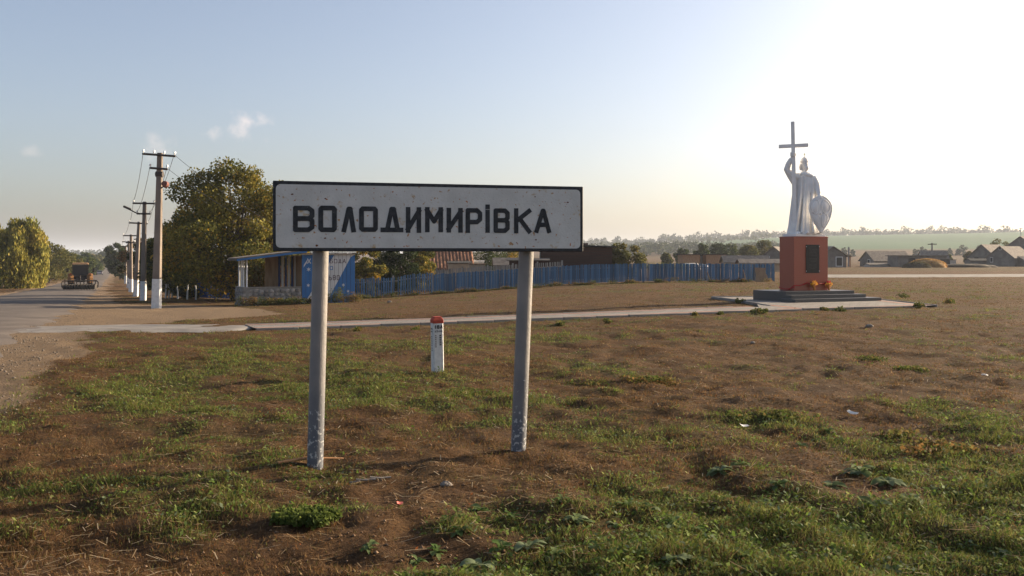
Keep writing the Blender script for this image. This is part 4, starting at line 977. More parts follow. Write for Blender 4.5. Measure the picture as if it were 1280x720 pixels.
def tree(label, x, y, h, wd, n, size, cols, trunk_h=.25, seed=0, droop=0, name='tree', nclump=16, shape='round', trunk_r=None, group=None, stems=1, white=False, zg=None, hue=None, dp=None, rag=0):
    r_ = random.Random(seed); zg = float(base(x, y)) if zg is None else zg
    o = thing(name, label, 'tree' if h > 2.2 else 'shrub', (x, y, zg), 0, group)
    tr_ = trunk_r or h * .022
    cs, rs = [], []; z0 = trunk_h * h; ch = h - z0
    for i in range(nclump):
        t_ = (i + .5) / nclump; ga = i * 2.39996 + r_.uniform(-.4, .4)
        if shape == 'round': e = math.sqrt(max(.05, 1 - (2 * t_ - .9) ** 2 * .9))
        elif shape == 'cone': e = max(.18, (1 - t_) ** .8)
        elif shape == 'flat': e = .55 + .5 * t_
        else: e = 1
        rr = wd / 2 * e * r_.uniform(.35 + rag * .1, .78 + rag * .14); cr_ = wd * r_.uniform(.13 - rag * .045, .21 - rag * .065) * (1 - .25 * t_)
        cs.append((rr * math.cos(ga), rr * math.sin(ga) * (dp or 1), z0 + ch * t_ * .93 + r_.uniform(-.04, .04) * h)); rs.append(min(cr_, ch * .3))
    cs.append((0, 0, z0 + ch * .5)); rs.append(min(wd * .26, ch * .35))
    tb = MB()
    for s in range(stems):
        bx_ = (s - (stems - 1) / 2) * wd * .22; top = (r_.uniform(-.08, .08) * wd + bx_ * 1.2, r_.uniform(-.05, .05) * wd, z0 + ch * .7)
        tb.tube([(bx_, 0, -.15), (bx_ * 1.05 + r_.uniform(-.03, .03) * h, 0, z0 * .6), (bx_ + top[0] * .4, top[1] * .5, z0 + ch * .25), top], [tr_ * 1.25, tr_, tr_ * .75, tr_ * .2], 9)
    for c in cs[:-1]:
        f = r_.uniform(.35, .6); st0 = Vector((0, 0, max(z0 * .75, c[2] * f * .8)))
        mid2 = st0.lerp(Vector(c), .55) + Vector((0, 0, -.03 * h)); tb.tube([st0, mid2, c], [tr_ * .42, tr_ * .26, tr_ * .08], 5)
    tb.build('trunk', M['bark'], o)
    if white:
        MB().tube([(0, 0, -.1), (0, 0, min(1.1, z0 * .8))], [tr_ * 1.27, tr_ * 1.12], 10).build('whitewashed_base', M['whitewash'], o)
    v, f, c = leaves(cs, rs, n, size, cols, droop, seed=seed + 5)
    mesh_np('crown', v, f, M['leaf'], parent=o, colors=c)
    return o
GREEN = [((.045, .062, .016), 3), ((.065, .08, .02), 3), ((.03, .045, .014), 2)]
DARKG = [((.022, .034, .012), 3), ((.032, .046, .014), 2), ((.045, .055, .016), 1)]
AUT = [((.14, .13, .026), 4), ((.20, .17, .03), 3), ((.08, .085, .02), 3.5), ((.34, .21, .028), 1.5)]
YEL = [((.27, .24, .05), 3), ((.21, .20, .042), 3), ((.34, .27, .055), 2), ((.13, .14, .033), 2)]
OLIVE = [((.12, .115, .035), 3), ((.09, .095, .03), 3), ((.14, .115, .035), 1)]
tree('large spreading tree with yellowing leaves behind the bus shelter', X(292, 58), 58, ROW(208, 58) - float(base(X(292, 58), 58)), 9.8, 46000, .18, AUT, .12, 3, nclump=58, trunk_r=.2, rag=.65)
tree('broad dark tree crowding the poles behind the big yellowing tree', X(228, 64), 64, ROW(268, 64) + 1.3, 6.0, 16000, .18, DARKG + AUT[:1], .08, 4, nclump=20)
tree('low dark tree standing between the lamp pole and the broad dark tree', X(208, 72), 72, ROW(292, 72) + 1.3, 5.0, 10000, .2, DARKG, .06, 6, nclump=16)
tree('dark tree half hidden behind the bus shelter roof', X(352, 60), 60, ROW(262, 60) + 1.2, 5.5, 14000, .17, AUT, .1, 8, nclump=18)
tree('orange-tinged shrubby tree seen through the open bus shelter', X(335, 55.5), 55.5, 2.6, 3.4, 5000, .13, [((.16, .09, .02), 2), ((.09, .08, .02), 2)], .08, 9, nclump=12)
for i, (px, Y, h, s_) in enumerate(((207, 63, 1.0, 0), (211, 63.5, 1.0, 0), (215, 64, .9, 0), (222, 62, .9, 0), (234, 60.5, 1.0, 0), (245, 60, 1.0, 0))):
    x_ = X(px, Y); o = tag(MB().tube([(0, 0, -.1), (.02, 0, h * .5), (.05 * (-1) ** i, 0, h)], [.06, .05, .045], 8).build('whitewashed_stake', M['whitewash']), 'low whitewashed trunk stump in the shade under the dark trees', 'stump', 'whitewashed stumps under the trees'); o.location = (x_, Y, float(base(x_, Y)))
tree('weeping willow with yellow-green hanging foliage beside the road', X(24, 108), 108, ROW(276, 108) + 2.0, 8.4, 34000, .50, YEL, .26, 12, droop=2.6, nclump=26, stems=2, trunk_r=.26, name='willow_tree')
tree('yellow-green willow crowding the big weeping willow towards the fields', X(-40, 112), 112, 8.6, 8, 16000, .5, YEL, .2, 13, droop=2.2, nclump=18, name='willow_tree', stems=1)
for i, (px, Y, rt, wd_, cols_, lab) in enumerate((
    (62, 150, 303, 8, OLIVE, 'olive tree just beyond the willow on its side of the road'),
    (76, 180, 312, 9, OLIVE, 'low olive tree behind the willow, next to a dark tree'),
    (86, 205, 318, 10, DARKG, 'dark round tree left open to the road near the tractor'),
    (96, 240, 318, 11, GREEN, 'broad green tree in the row beyond the tractor'),
    (108, 290, 317, 12, GREEN, 'hazy green tree in the row farther beyond the tractor'),
    (118, 420, 318, 14, OLIVE, 'small hazy olive tree far down the road'),
    (128, 520, 316, 15, GREEN, 'small hazy green tree closing the far end of the road'))):
    x_ = X(px, Y); tree(lab, x_, Y, ROW(rt, Y) - float(base(x_, Y)), wd_, 5000, .3 * Y / 150, cols_, .12, 30 + i, nclump=16, group='trees along the road')
tree('tall green tree with layered branches beside the distant poles', X(145, 235), 235, ROW(303, 235) - float(base(X(145, 235), 235)), 7.6, 7000, .40, GREEN, .14, 41, nclump=20)
for i, (px, Y, rt, lab) in enumerate(((150, 190, 310, 'dark tree behind the far utility poles'), (172, 120, 297, 'reddish brown tree between the utility poles'), (186, 95, 300, 'dark green tree between the loudspeaker pole and the lamp pole'))):
    x_ = X(px, Y); tree(lab, x_, Y, ROW(rt, Y) - float(base(x_, Y)), 5.5, 6000, .24, [((.11, .06, .025), 2), ((.06, .06, .02), 2)] if i == 1 else DARKG, .1, 50 + i, nclump=14)
# garden trees behind the fence
for i, (px, Y, rt, wd_, n_, cols_, lab) in enumerate((
    (455, 61, 305, 3.0, 6000, AUT, 'yellow-green garden tree right behind the sheet-metal panel'),
    (497, 64, 303, 4.2, 9000, DARKG, 'dark garden tree in the yard behind the picket fence'),
    (528, 66, 306, 3.2, 6000, AUT, 'leafy green tree in front of the orange tiled roof'),
    (478, 70, 300, 3.5, 6000, DARKG, 'dense dark tree deeper in the yard behind the picket fence'),
    (612, 92, 308, 5.0, 6000, GREEN, 'rounded green tree behind the yard outbuildings'),
    (640, 98, 306, 5.0, 6000, AUT, 'green tree beside the low dark lean-to'),
    (779, 74, 304, 3.7, 7000, OLIVE, 'round olive garden tree beside the brown shed'))):
    x_ = X(px, Y); tree(lab, x_, Y, ROW(rt, Y) - float(base(x_, Y)), wd_, n_, .15, cols_, .08, 60 + i, nclump=16)
for i, (px, Y, rt, wd_, cols_, lab) in enumerate((
    (878, 175, 306, 4.5, GREEN, 'small green tree just above the brick sheds'),
    (897, 190, 304, 7, DARKG, 'dark green tree behind the brick sheds'), (912, 200, 305, 6, GREEN, 'green tree between the dark tree and the olive tree'),
    (935, 180, 306, 6.5, OLIVE, 'olive tree behind the low roofed shed'), (955, 185, 300, 6, OLIVE, 'taller olive tree next to the pedestal'),
    (833, 170, 316, 3, OLIVE, 'small bushy tree at the edge of the maize plot'), (852, 185, 312, 4.6, GREEN, 'small pale green tree left standing near the brick sheds'),
    (1248, 215, 300, 7.5, OLIVE, 'leafy tree behind the grey gabled houses'), (1183, 190, 317, 3.6, GREEN, 'bush behind the white gabled barn'), (1213, 205, 314, 4, OLIVE, 'pale bush at the corner of the grey gabled house'))):
    x_ = X(px, Y); tree(lab, x_, Y, max(1.6, ROW(rt, Y) - float(base(x_, Y))), wd_, 4500, .28, cols_, .08, 80 + i, nclump=15)
# far bushes on the open slope
for i, (px, row_, s_) in enumerate(((1056, 314, 3.4), (1066, 316, 2.6), (1153, 313, 3.2), (1144, 316, 2.4), (1198, 316, 2.4), (1203, 310, 3.6), (1224, 311, 3.4), (1187, 313, 2.6))):
    Y = 480; x_ = X(px, Y); tree('small dark bush on the open slope below the green field', x_, Y, s_ * 1.5, s_ * 1.8, 700, .6, DARKG, .0, 100 + i, nclump=8, name='bush', group='bushes on the far slope')
# far woods: one mass
def wood(name, label, pts, n_each, size, cols, seed):
    vs, fs, cs = [], [], []; k = 0
    for i, (x_, y_, h_, w_) in enumerate(pts):
        zg = float(base(x_, y_)); C = [(x_ + (w_ * .3) * math.cos(j * 2.4 + i), y_ + w_ * .3 * math.sin(j * 2.4 + i), zg + h_ * (.3 + .5 * j / 5)) for j in range(6)]
        v, f, c = leaves(C, [w_ * .35] * 6, n_each, size, cols, seed=seed + i); vs.append(v); fs.append(f + k); cs.append(c); k += len(v)
    tag(mesh_np(name, np.vstack(vs), np.vstack(fs), M['leaf'], colors=np.vstack(cs)), label, 'woodland', kind='stuff')
r_ = random.Random(5); pts = []
for i in range(560):
    u_ = -.62 + 1.36 * i / 560 + r_.uniform(-.004, .004); Y = 1400 + r_.uniform(-40, 90); pts.append((u_ * Y, Y, r_.choice([7, 8, 9, 11, 15]) * r_.uniform(.8, 1.2), r_.uniform(8, 15)))
wood('far_woodland', 'hazy belt of woodland along the skyline above the green field', pts, 80, 3.0, DARKG, 300)
pts = []
for i in range(90):
    u_ = .08 + .22 * i / 90; Y = 620 + r_.uniform(-60, 120); pts.append((u_ * Y, Y, r_.uniform(5, 9) * (1 if u_ < .22 else .6), r_.uniform(6, 11)))
wood('valley_woodland', 'dusky belt of trees in the dip behind the yards', pts, 130, 1.6, DARKG, 700)
pts = []
for i in range(70):
    u_ = .10 + .5 * i / 70; Y = 1050 + r_.uniform(-80, 100); pts.append((u_ * Y, Y, r_.uniform(3, 7), r_.uniform(5, 9))) if u_ < .28 else None
wood('slope_woodland', 'pale hazy trees scattered on the far slope above the dip', pts, 70, 2.2, GREEN, 900)

# ------------------------------------------------------------------ buildings
def house(name, label, x, y, rz, W, D, H, RH, wall, roof, over=.25, door=None, windows=(), ridge='x', zg=None, chim=False):
    """box W x D x H with a gable roof; ridge along local x or y"""
    zg = G(x, y) if zg is None else zg
    o = thing(name, label, 'building', (x, y, zg), rz)
    if RH > 0:
        if ridge == 'x': P = [(-D / 2, -.2), (D / 2, -.2), (D / 2, H), (0, H + RH), (-D / 2, H)]; Mx = Matrix(((0, 0, 1, 0), (1, 0, 0, 0), (0, 1, 0, 0), (0, 0, 0, 1))); L = W; S = D
        else: P = [(-W / 2, -.2), (W / 2, -.2), (W / 2, H), (0, H + RH), (-W / 2, H)]; Mx = Matrix(((1, 0, 0, 0), (0, 0, 1, 0), (0, 1, 0, 0), (0, 0, 0, 1))); L = D; S = W
        MB().prism(P, -L / 2, L / 2, Mx).build('wall', wall, o)
        th = math.atan2(RH, S / 2); sl_ = math.hypot(RH, S / 2) + over
        rf2 = None
        for s in (-1, 1):
            c = s * (S / 4 + over / 2 * math.cos(th)), H + RH / 2 - over / 2 * math.sin(th) + .06
            if ridge == 'x': p = MB().box((0, c[0], c[1]), (L + 2 * over, sl_, .07), rx=-s * th)
            else: p = MB().box((c[0], 0, c[1]), (sl_, L + 2 * over, .07), ry=s * th)
            rf2 = p.build('roof', roof, o)
        if chim: MB().box((L * .2, 0, H + RH + .2), (.5, .5, .9)).build('chimney', M['brickwall'], rf2)
    else:
        MB().box((0, 0, H / 2 - .1), (W, D, H + .2)).build('wall', wall, o)
        MB().box((0, 0, H + .06), (W + 2 * over, D + 2 * over, .12), rx=-RH, ry=0).build('roof', roof, o)
    for (wx, wz, ww, wh, sd) in windows:      # sd: 0 front (-y), 1 left (-x)
        if sd == 0: f = MB().box((wx, -D / 2 - .01, wz), (ww, .06, wh)).build('window', M['white'], o); MB().box((wx, -D / 2 - .03, wz), (ww * .8, .06, wh * .85)).build('pane', M['dark'], f)
        else: f = MB().box((-W / 2 - .01, wx, wz), (.06, ww, wh)).build('window', M['white'], o); MB().box((-W / 2 - .03, wx, wz), (.06, ww * .8, wh * .85)).build('pane', M['dark'], f)
    if door:
        dx_, dw, dh, sd = door
        if sd == 0: MB().box((dx_, -D / 2 - .02, dh / 2), (dw, .06, dh)).build('door', M['dark'], o)
        else: MB().box((-W / 2 - .02, dx_, dh / 2), (.06, dw, dh)).build('door', M['dark'], o)
    return o
# brown plank shed behind the long fence
Y = 72; xs0, xs1 = X(676, Y), X(765, Y); cx_ = (xs0 + xs1) / 2; zg = float(base(cx_, Y)); Hs = ROW(309, Y) - zg
sh_ = thing('plank_shed', 'dark brown plank shed with a flat sloping black roof behind the blue fence', 'shed', (cx_, Y, zg), R(0))
Wd = xs1 - xs0
MB().box((0, 2.0, Hs / 2 - .1), (Wd - .04, 3.9, Hs + .2)).build('core_wall', M['tar'], sh_)
nb = 12
for i in range(nb):
    z0 = i * Hs / nb; MB().box((random.uniform(-.01, .01), .03, z0 + Hs / nb / 2), (Wd, .04, Hs / nb - .025), ry=random.uniform(-.002, .002)).build('plank', M['brownboard'], sh_)
    MB().box((Wd / 2 - .0, 2.0, z0 + Hs / nb / 2), (.04, 3.95, Hs / nb - .025)).build('plank', M['brownboard'], sh_)
rf3 = MB().box((0, 2.0, Hs + .14), (Wd + .6, 4.6, .10), ry=R(2.2)).build('roof', M['tar'], sh_)
MB().box((.75, .4, Hs + .22), (.35, .3, .22)).build('vent', M['brownboard'], rf3)
house('lean_to', 'low dark lean-to with sagging roof beside the brown plank shed', X(660, 71), 71, 0, 2.9, 2.5, ROW(326, 71) - float(base(X(660, 71), 71)), .09, M['brownboard'], M['slate'], .2)
# tiled house in the yard
hx_, hy_ = X(552, 84), 84
hz = float(base(hx_, hy_)); th_ = thing('tiled_house', 'small house with an orange tiled roof half hidden by garden trees', 'building', (hx_, hy_, hz), R(8))
hH = ROW(334, 84) - hz; rh = ROW(314, 84) - hz - hH
MB().prism([(-2.3, -.2), (2.3, -.2), (2.3, hH), (0, hH + rh), (-2.3, hH)], -2.6, 2.6, Matrix(((0, 0, 1, 0), (1, 0, 0, 0), (0, 1, 0, 0), (0, 0, 0, 1)))).build('wall', M['plaster'], th_)
thh = math.atan2(rh, 2.3); sl_ = math.hypot(rh, 2.3) + .3
tl = MB().tube([(0, -.18, 0), (0, .18, .02)], [.135, .115], 8).build('t', M['tileorange']); tld = tl.data; bpy.data.objects.remove(tl)
for s in (-1, 1):
    rf4 = MB().box((0, s * (1.15 + .12), hH + rh / 2 - .08), (5.6, sl_, .05), rx=-s * thh).build('roof', M['tileorange'], th_)
    if s < 0:
        for r_i in range(8):
            for c_i in range(18):
                f = (r_i + .5) / 8; y_ = -(f * (2.3 + .25)); z_ = hH + rh - f * (rh + .25 * math.tan(thh)) + .03
                inst(tld, 'tile', rf4, (-2.66 + c_i * .313, y_, z_ - .03 + random.uniform(0, .03)), (thh + .07, random.uniform(-.03, .03), 0))
MB().box((1.9, .2, hH + rh + .15), (.35, .35, .7)).build('chimney', M['whitewash'], th_)
house('outbuilding', 'tiny tan outbuilding with a dark domed roof next to the tiled house', X(574, 80), 80, R(5), 1.9, 1.8, ROW(329.5, 80) - float(base(X(574, 80), 80)), .12, M['adobe'], M['tar'], .1)
house('outbuilding', 'small white flat-roofed outbuilding behind the grey slat fence', X(592, 86), 86, R(5), 1.9, 1.8, ROW(327, 86) - float(base(X(592, 86), 86)), 0, M['plaster'], M['white'], .02)
house('outbuilding', 'low tan wall of an outbuilding behind the grey slat fence', X(596, 76), 76, R(5), 1.3, 1.2, ROW(331, 76) - float(base(X(596, 76), 76)), 0, M['adobe'], M['wood'], .02)
house('yard_shed', 'low brown-roofed yard shed beyond the grey slat fence', X(640, 82), 82, R(4), 3.0, 2.4, ROW(331, 82) - float(base(X(640, 82), 82)), .55, M['greywood'], M['slate'], .25)
# brick sheds, tarps, maize
house('brick_shed', 'left one of two flat-roofed brick sheds beyond the maize plot'.replace('left one of two flat-roofed', 'narrower flat-roofed'), X(861, 140), 140, R(3), 2.7, 3, ROW(318.5, 140) - .0, 0, M['brickwall'], M['tar'], .3)
house('brick_shed', 'wider flat-roofed brick shed beyond the maize plot', X(892, 141), 141, R(3), 3.1, 3, ROW(318.5, 141), 0, M['brickwall'], M['tar'], .25)
house('grey_shed', 'grey plank bay joining the two brick sheds', X(876, 143), 143, R(3), 2.4, 3, ROW(320, 143), 0, M['greywood'], M['tar'], .1)
def heap(name, label, cat, x, y, rx, ry, h, m, seed=0, n=26, tuft=None):
    P = []; ns = 9; s = np.random.default_rng(seed); z0 = G(x, y) - .05
    v = []; 
    for i in range(ns + 1):
        f = i / ns
        for j in range(n):
            a = 2 * math.pi * j / n; w_ = math.cos(f * math.pi / 2) ** .8; d = .72 + .36 * float(vnoise(math.cos(a) * 2 + seed, math.sin(a) * 2 + f * 3, seed)) + .22 * float(vnoise(math.cos(a) * 7 + seed, math.sin(a) * 7 + f * 9, seed + 1))
            v.append((rx * w_ * d * math.cos(a), ry * w_ * d * math.sin(a), h * math.sin(f * math.pi / 2) * (.85 + .3 * d * (1 - f) * .5)))
    f = [(i * n + j, i * n + (j + 1) % n, (i + 1) * n + (j + 1) % n, (i + 1) * n + j) for i in range(ns) for j in range(n)]
    o = mesh_np(name, v, f, m, smooth=True); o.location = (x, y, z0); return tag(o, label, cat)
heap('tarp_heap', 'white tarpaulin-covered heap by the narrower brick shed', 'heap', X(863, 125), 125, 1.5, 1.2, 1.05, M['tarp'], 3)
heap('tarp_heap', 'smaller pale heap beside the white tarpaulin heap', 'heap', X(877, 128), 128, 1.0, 1.0, .9, M['tarp'], 4)
house('low_shed', 'low long shed with a pale sagging roof next to the fence end', X(931, 118), 118, R(-3), 5.4, 3.0, ROW(327.5, 118), .75, M['adobe'], M['slate'], .3)
house('low_shed', 'lower lean-to shed with grey roof just behind the fence end', X(948, 105), 105, R(-3), 4.2, 2.4, ROW(329, 105), .4, M['adobe'], M['slate'], .3)
house('gabled_cottage', 'grey gabled cottage peeping out beside the pedestal', X(972, 150), 150, R(-28), 4.2, 6, ROW(322, 150), 1.7, M['greywall'], M['slate'], .3, ridge='y', windows=((-.9, 1.5, .6, .7, 0),))
hb = house('open_barn', 'grey gabled barn with a reddish open porch beside the pedestal', X(1030, 152), 152, R(8), 4.6, 6, ROW(320, 152), 1.5, M['greywall'], M['slate'], .4, ridge='y', windows=((1.1, .95, 1.2, 1.6, 0),))
for x_ in (2.45, 3.2): MB().box((x_, -2.6, .9), (.16, .16, 2.0)).build('porch_post', M['brickwall'], hb)
MB().box((2.8, -2.4, 1.95), (1.3, 1.6, .1), ry=R(14)).build('porch_roof', M['slate'], hb)
# sheds on the right
house('long_barn', 'long grey gabled barn with a pale slate roof', X(1107, 168), 168, R(20), 8.4, 3.7, ROW(325.5, 168), 1.6, M['greywall'], M['slate'], .3, ridge='x', windows=((-.5, .8, .6, 1.0, 1),))
lean = house('barn_lean_to', 'low pale roofed lean-to in front of the long grey barn', X(1098, 160), 160, R(4), 4.2, 2.2, ROW(331, 160), .25, M['plaster'], M['slate'], .2)
house('flat_shed', 'grey flat-roofed shed with dark doorway behind the straw heap', X(1146, 158), 158, R(3), 8.4, 4, ROW(320, 158), 0, M['greywall'], M['slate'], .3, door=(-1.9, 1.1, 1.5, 0))
house('white_barn', 'white gabled barn behind the flat grey shed', X(1166, 182), 182, R(80), 4.6, 4.6, ROW(323, 182), 1.5, M['plaster'], M['slate'], .2, ridge='y')
heap('straw_heap', 'golden straw heap in front of the flat grey shed', 'straw heap', X(1159, 148), 148, 2.7, 1.6, 1.55, M['straw'], 7)
heap('dung_heap', 'dark low heap adjoining the golden straw heap', 'heap', X(1146, 143), 143, 2.1, 1.5, 1.0, M['dung'], 8)
def strands(hp, n, rx, ry, h, cols_, seed):
    r_ = np.random.default_rng(seed); a = r_.uniform(0, 6.283, n); f = r_.random(n) ** .7; w_ = np.cos(f * 1.55) ** .8 * r_.uniform(.9, 1.08, n)
    p = np.stack([rx * w_ * np.cos(a), ry * w_ * np.sin(a), h * np.sin(f * 1.57) * r_.uniform(.9, 1.1, n) + .03], 1)
    ax = r_.normal(size=(n, 3)) * [1, 1, .7]; ax /= np.linalg.norm(ax, axis=1)[:, None]; sd = np.cross(ax, r_.normal(size=(n, 3))); sd /= np.linalg.norm(sd, axis=1)[:, None]
    L_ = r_.uniform(.15, .4, n)[:, None]; v = np.stack([p - ax * L_ * .5, p + sd * .04, p + ax * L_ * .5, p - sd * .04], 1).reshape(-1, 3)
    c = np.array(cols_)[r_.choice(len(cols_), n)] * r_.uniform(.6, 1.3, n)[:, None]
    tag(mesh_np('loose_strands', v, np.arange(4 * n).reshape(n, 4), M['weed'], parent=hp, colors=np.repeat(c, 4, axis=0)), kind='stuff')
for o in [q for q in col.objects if q.name.split('.')[0] in ('straw_heap', 'dung_heap', 'brush_heap')]:
    d_ = o.dimensions; bb = np.array([v_.co[:] for v_ in o.data.vertices]); mxx = np.abs(bb).max(0)
    strands(o, 2600, mxx[0] * .9, mxx[1] * .9, bb[:, 2].max(), [(.42, .25, .08), (.32, .18, .06), (.5, .32, .12)] if 'straw' in o.name else [(.07, .055, .03), (.10, .085, .04), (.05, .05, .02)], 5)
house('tool_hut', 'tiny dark hut beside the straw heap', X(1181, 155), 155, 0, 1.2, 1.2, 1.3, 0, M['tar'], M['slate'], .06)
house('tool_hut', 'tiny pale hut beside the dark hut', X(1189, 158), 158, 0, 1.1, 1.2, 1.15, 0, M['plaster'], M['slate'], .06)
heap('brush_heap', 'long dark brush heap lying between the straw heap and the grey houses', 'heap', X(1205, 150), 150, 4.6, 1.4, .75, M['dung'], 9)
heap('brush_heap', 'dark overgrown mound lying close to the grey houses', 'heap', X(1228, 152), 152, 2.6, 1.4, .55, M['dung'], 10)
house('grey_house', 'grey house with small attic window in its gable', X(1262, 168), 168, R(-52), 4.8, 7.5, ROW(322, 168), 2.0, M['greywall'], M['slate'], .3, ridge='y', windows=((0, 3.3, .45, .65, 0), (-1.5, 1.2, .5, .9, 0)))
house('grey_house', 'grey gabled house half behind the one with attic window', X(1238, 178), 178, R(-52), 5.2, 7, ROW(321, 178), 2.3, M['greywall'], M['slate'], .3, ridge='y', door=(-1.0, .8, 1.7, 0))
house('grey_house', 'tall dark-roofed house behind the grey gabled houses', X(1285, 200), 200, R(-50), 7, 8, ROW(311, 200), 2.6, M['greywall'], M['slate'], .3, ridge='y')
house('grey_house_wing', 'low grey wing running on from the grey house with attic window', X(1292, 165), 165, R(4), 5.5, 3, ROW(325, 165), .6, M['greywall'], M['slate'], .2)
house('garden_wall', 'low grey shed running up to the grey gabled houses', X(1222, 170), 170, R(4), 3.8, 2, ROW(326, 170), .35, M['greywall'], M['tar'], .15)
for px, Y, rt, tbar, lab in ((1061, 165, 309, 0, 'bare wooden post standing beside the open barn'), (1165, 195, 303.5, 1, 'small distant pole with a crossbar behind the white barn'), (1276, 700, 285, 1, 'hazy distant power pole behind the grey houses')):
    x_ = X(px, Y); zg = float(base(x_, Y)); H = ROW(rt, Y) - zg; o = thing('wooden_pole', lab, 'pole', (x_, Y, zg))
    MB().tube([(0, 0, -.1), (0, 0, H)], [.14 + Y * .0003, .11 + Y * .0003], 8).build('shaft', M['greywood'], o)
    if tbar: MB().box((0, -.1, H - .3), (1.5 + Y * .002, .1 + Y * .0003, .12 + Y * .0003)).build('crossarm', M['steel'], o)
x_, Y = X(928, 1400), 1400; zg = float(base(x_, Y)); H = ROW(287, Y) - zg
ms = thing('radio_mast', 'thin hazy lattice mast on the skyline', 'mast', (x_, Y, zg))
mb = MB()
for s in range(3):
    a = s * 2.094; mb.tube([(1.6 * math.cos(a), 1.6 * math.sin(a), 0), (.4 * math.cos(a), .4 * math.sin(a), H)], .22, 4)
mb.build('legs', M['steel'], ms)
mb = MB()
for i in range(12):
    f0, f1 = i / 12, (i + 1) / 12
    for s in range(3):
        a, c = s * 2.094, (s + 1) * 2.094; r0, r1 = 1.6 - 1.2 * f0, 1.6 - 1.2 * f1
        mb.tube([(r0 * math.cos(a), r0 * math.sin(a), H * f0), (r1 * math.cos(c), r1 * math.sin(c), H * f1)], .1, 3)
mb.build('bracing', M['steel'], ms)

# ------------------------------------------------------------------ grass, ground cover, litter (uncountable)
def blades(n, seed, rmin, rmax, umax, accept, hfun, colfun, per=5, spread=.03, wf=(.0035, .00055)):
    r_ = np.random.default_rng(seed)
    y = np.exp(r_.uniform(math.log(rmin), math.log(rmax), n)); x = r_.uniform(-umax, umax, n) * (y + .8)
    ok = r_.random(n) < accept(x, y); x, y = x[ok], y[ok]
    x = np.repeat(x, per); y = np.repeat(y, per); m = len(x)
    x = x + r_.normal(0, spread, m) * (1 + y * .03); y = y + r_.normal(0, spread, m) * (1 + y * .03)
    keep = ~paved(x, y, -.02); x, y = x[keep], y[keep]; m = len(x)
    h = hfun(x, y) * r_.uniform(.45, 1.35, m); wd_ = (wf[0] + wf[1] * y) * r_.uniform(.7, 1.3, m)
    z = gz(x, y) - .006; a = r_.uniform(0, 2 * math.pi, m); lean = r_.normal(0, .55, (m, 2)) * h[:, None]
    p0 = np.stack([x - np.cos(a) * wd_ / 2, y - np.sin(a) * wd_ / 2, z], 1); p1 = np.stack([x + np.cos(a) * wd_ / 2, y + np.sin(a) * wd_ / 2, z], 1)
    p2 = np.stack([x + lean[:, 0], y + lean[:, 1], z + h], 1)
    v = np.stack([p0, p1, p2], 1).reshape(-1, 3); c = np.repeat(colfun(x, y, r_), 3, axis=0)
    return v, np.arange(3 * m).reshape(m, 3), c
def okground(x, y): return ((road_off(x, y) > .3) | (road_off(x, y) < -6.7)) * (1 - np.clip(sandy(x, y) * 1.15, 0, 1)) * (~paved(x, y, .05)) * ~((x > -12.8) & (x < -6.2) & (y > 21) & (y < 25.2))
def col_green(x, y, r_):
    pal = 1.6 * np.array([(.070, .088, .018), (.095, .105, .026), (.050, .066, .016), (.12, .115, .033)]); c = pal[r_.choice(4, len(x), p=[.35, .25, .25, .15])]
    dry = r_.random(len(x)) < .22; c[dry] = np.array((.17, .125, .062)); return c * r_.uniform(.65, 1.25, len(x))[:, None]
def col_dry(x, y, r_):
    pal = .95 * np.array([(.165, .092, .040), (.115, .064, .028), (.22, .145, .070), (.075, .044, .019), (.090, .085, .024), (.17, .078, .028)]); c = pal[r_.choice(6, len(x), p=[.26, .24, .16, .14, .12, .08])]
    return c * r_.uniform(.65, 1.25, len(x))[:, None]
v, f, c = blades(150000, 1, 2.6, 60, .78, lambda x, y: np.clip(green(x, y) * 1.5 - .12, 0, 1) * okground(x, y), lambda x, y: (.024 + .026 * green(x, y)) * (.75 + 1.1 * sstep(.45, .75, fbm(x * 3.2, y * 3.2, 47, 3))), col_green)
tag(mesh_np('green_grass', v, f, M['grass'], colors=c), 'short green grass growing in patches over the verge', 'grass', kind='stuff')
v, f, c = blades(210000, 2, 2.6, 75, .78, lambda x, y: np.clip(1.0 - green(x, y) * .5 - bare(x, y) * .95, .10, 1) * okground(x, y) * np.clip(.35 + 1.3 * (fbm(x * .7, y * .7, 33) - .3), .1, 1), lambda x, y: .022 + .020 * fbm(x * 2, y * 2, 35), col_dry, per=4)
tag(mesh_np('dry_grass', v, f, M['grass'], colors=c), 'sun-dried brown grass covering most of the verge', 'grass', kind='stuff')
# small flat leaves of clover and knotweed
def flatleaves(n, seed, rmin, rmax, accept, size, colfun, lift):
    r_ = np.random.default_rng(seed); y = np.exp(r_.uniform(math.log(rmin), math.log(rmax), n)); x = r_.uniform(-.78, .78, n) * (y + .8)
    ok = r_.random(n) < accept(x, y); x, y = x[ok], y[ok]; m = len(x)
    z = gz(x, y) + lift * r_.random(m) * (.3 + green(x, y)) * (.4 + 2.6 * sstep(.45, .75, fbm(x * 3.2, y * 3.2, 47, 3))); a = r_.uniform(0, 2 * math.pi, m); tilt = r_.normal(0, .5, (m, 2)); s = (size * r_.uniform(.5, 1.4, m) * (1 + y * .02))[:, None]
    ax = np.stack([np.cos(a), np.sin(a), tilt[:, 0]], 1); sd = np.stack([-np.sin(a), np.cos(a), tilt[:, 1]], 1); p = np.stack([x, y, z], 1)
    v = np.stack([p - ax * s * .5, p + sd * s * .3, p + ax * s * .5, p - sd * s * .3], 1).reshape(-1, 3)
    return v, np.arange(4 * m).reshape(m, 4), np.repeat(colfun(x, y, r_), 4, axis=0)
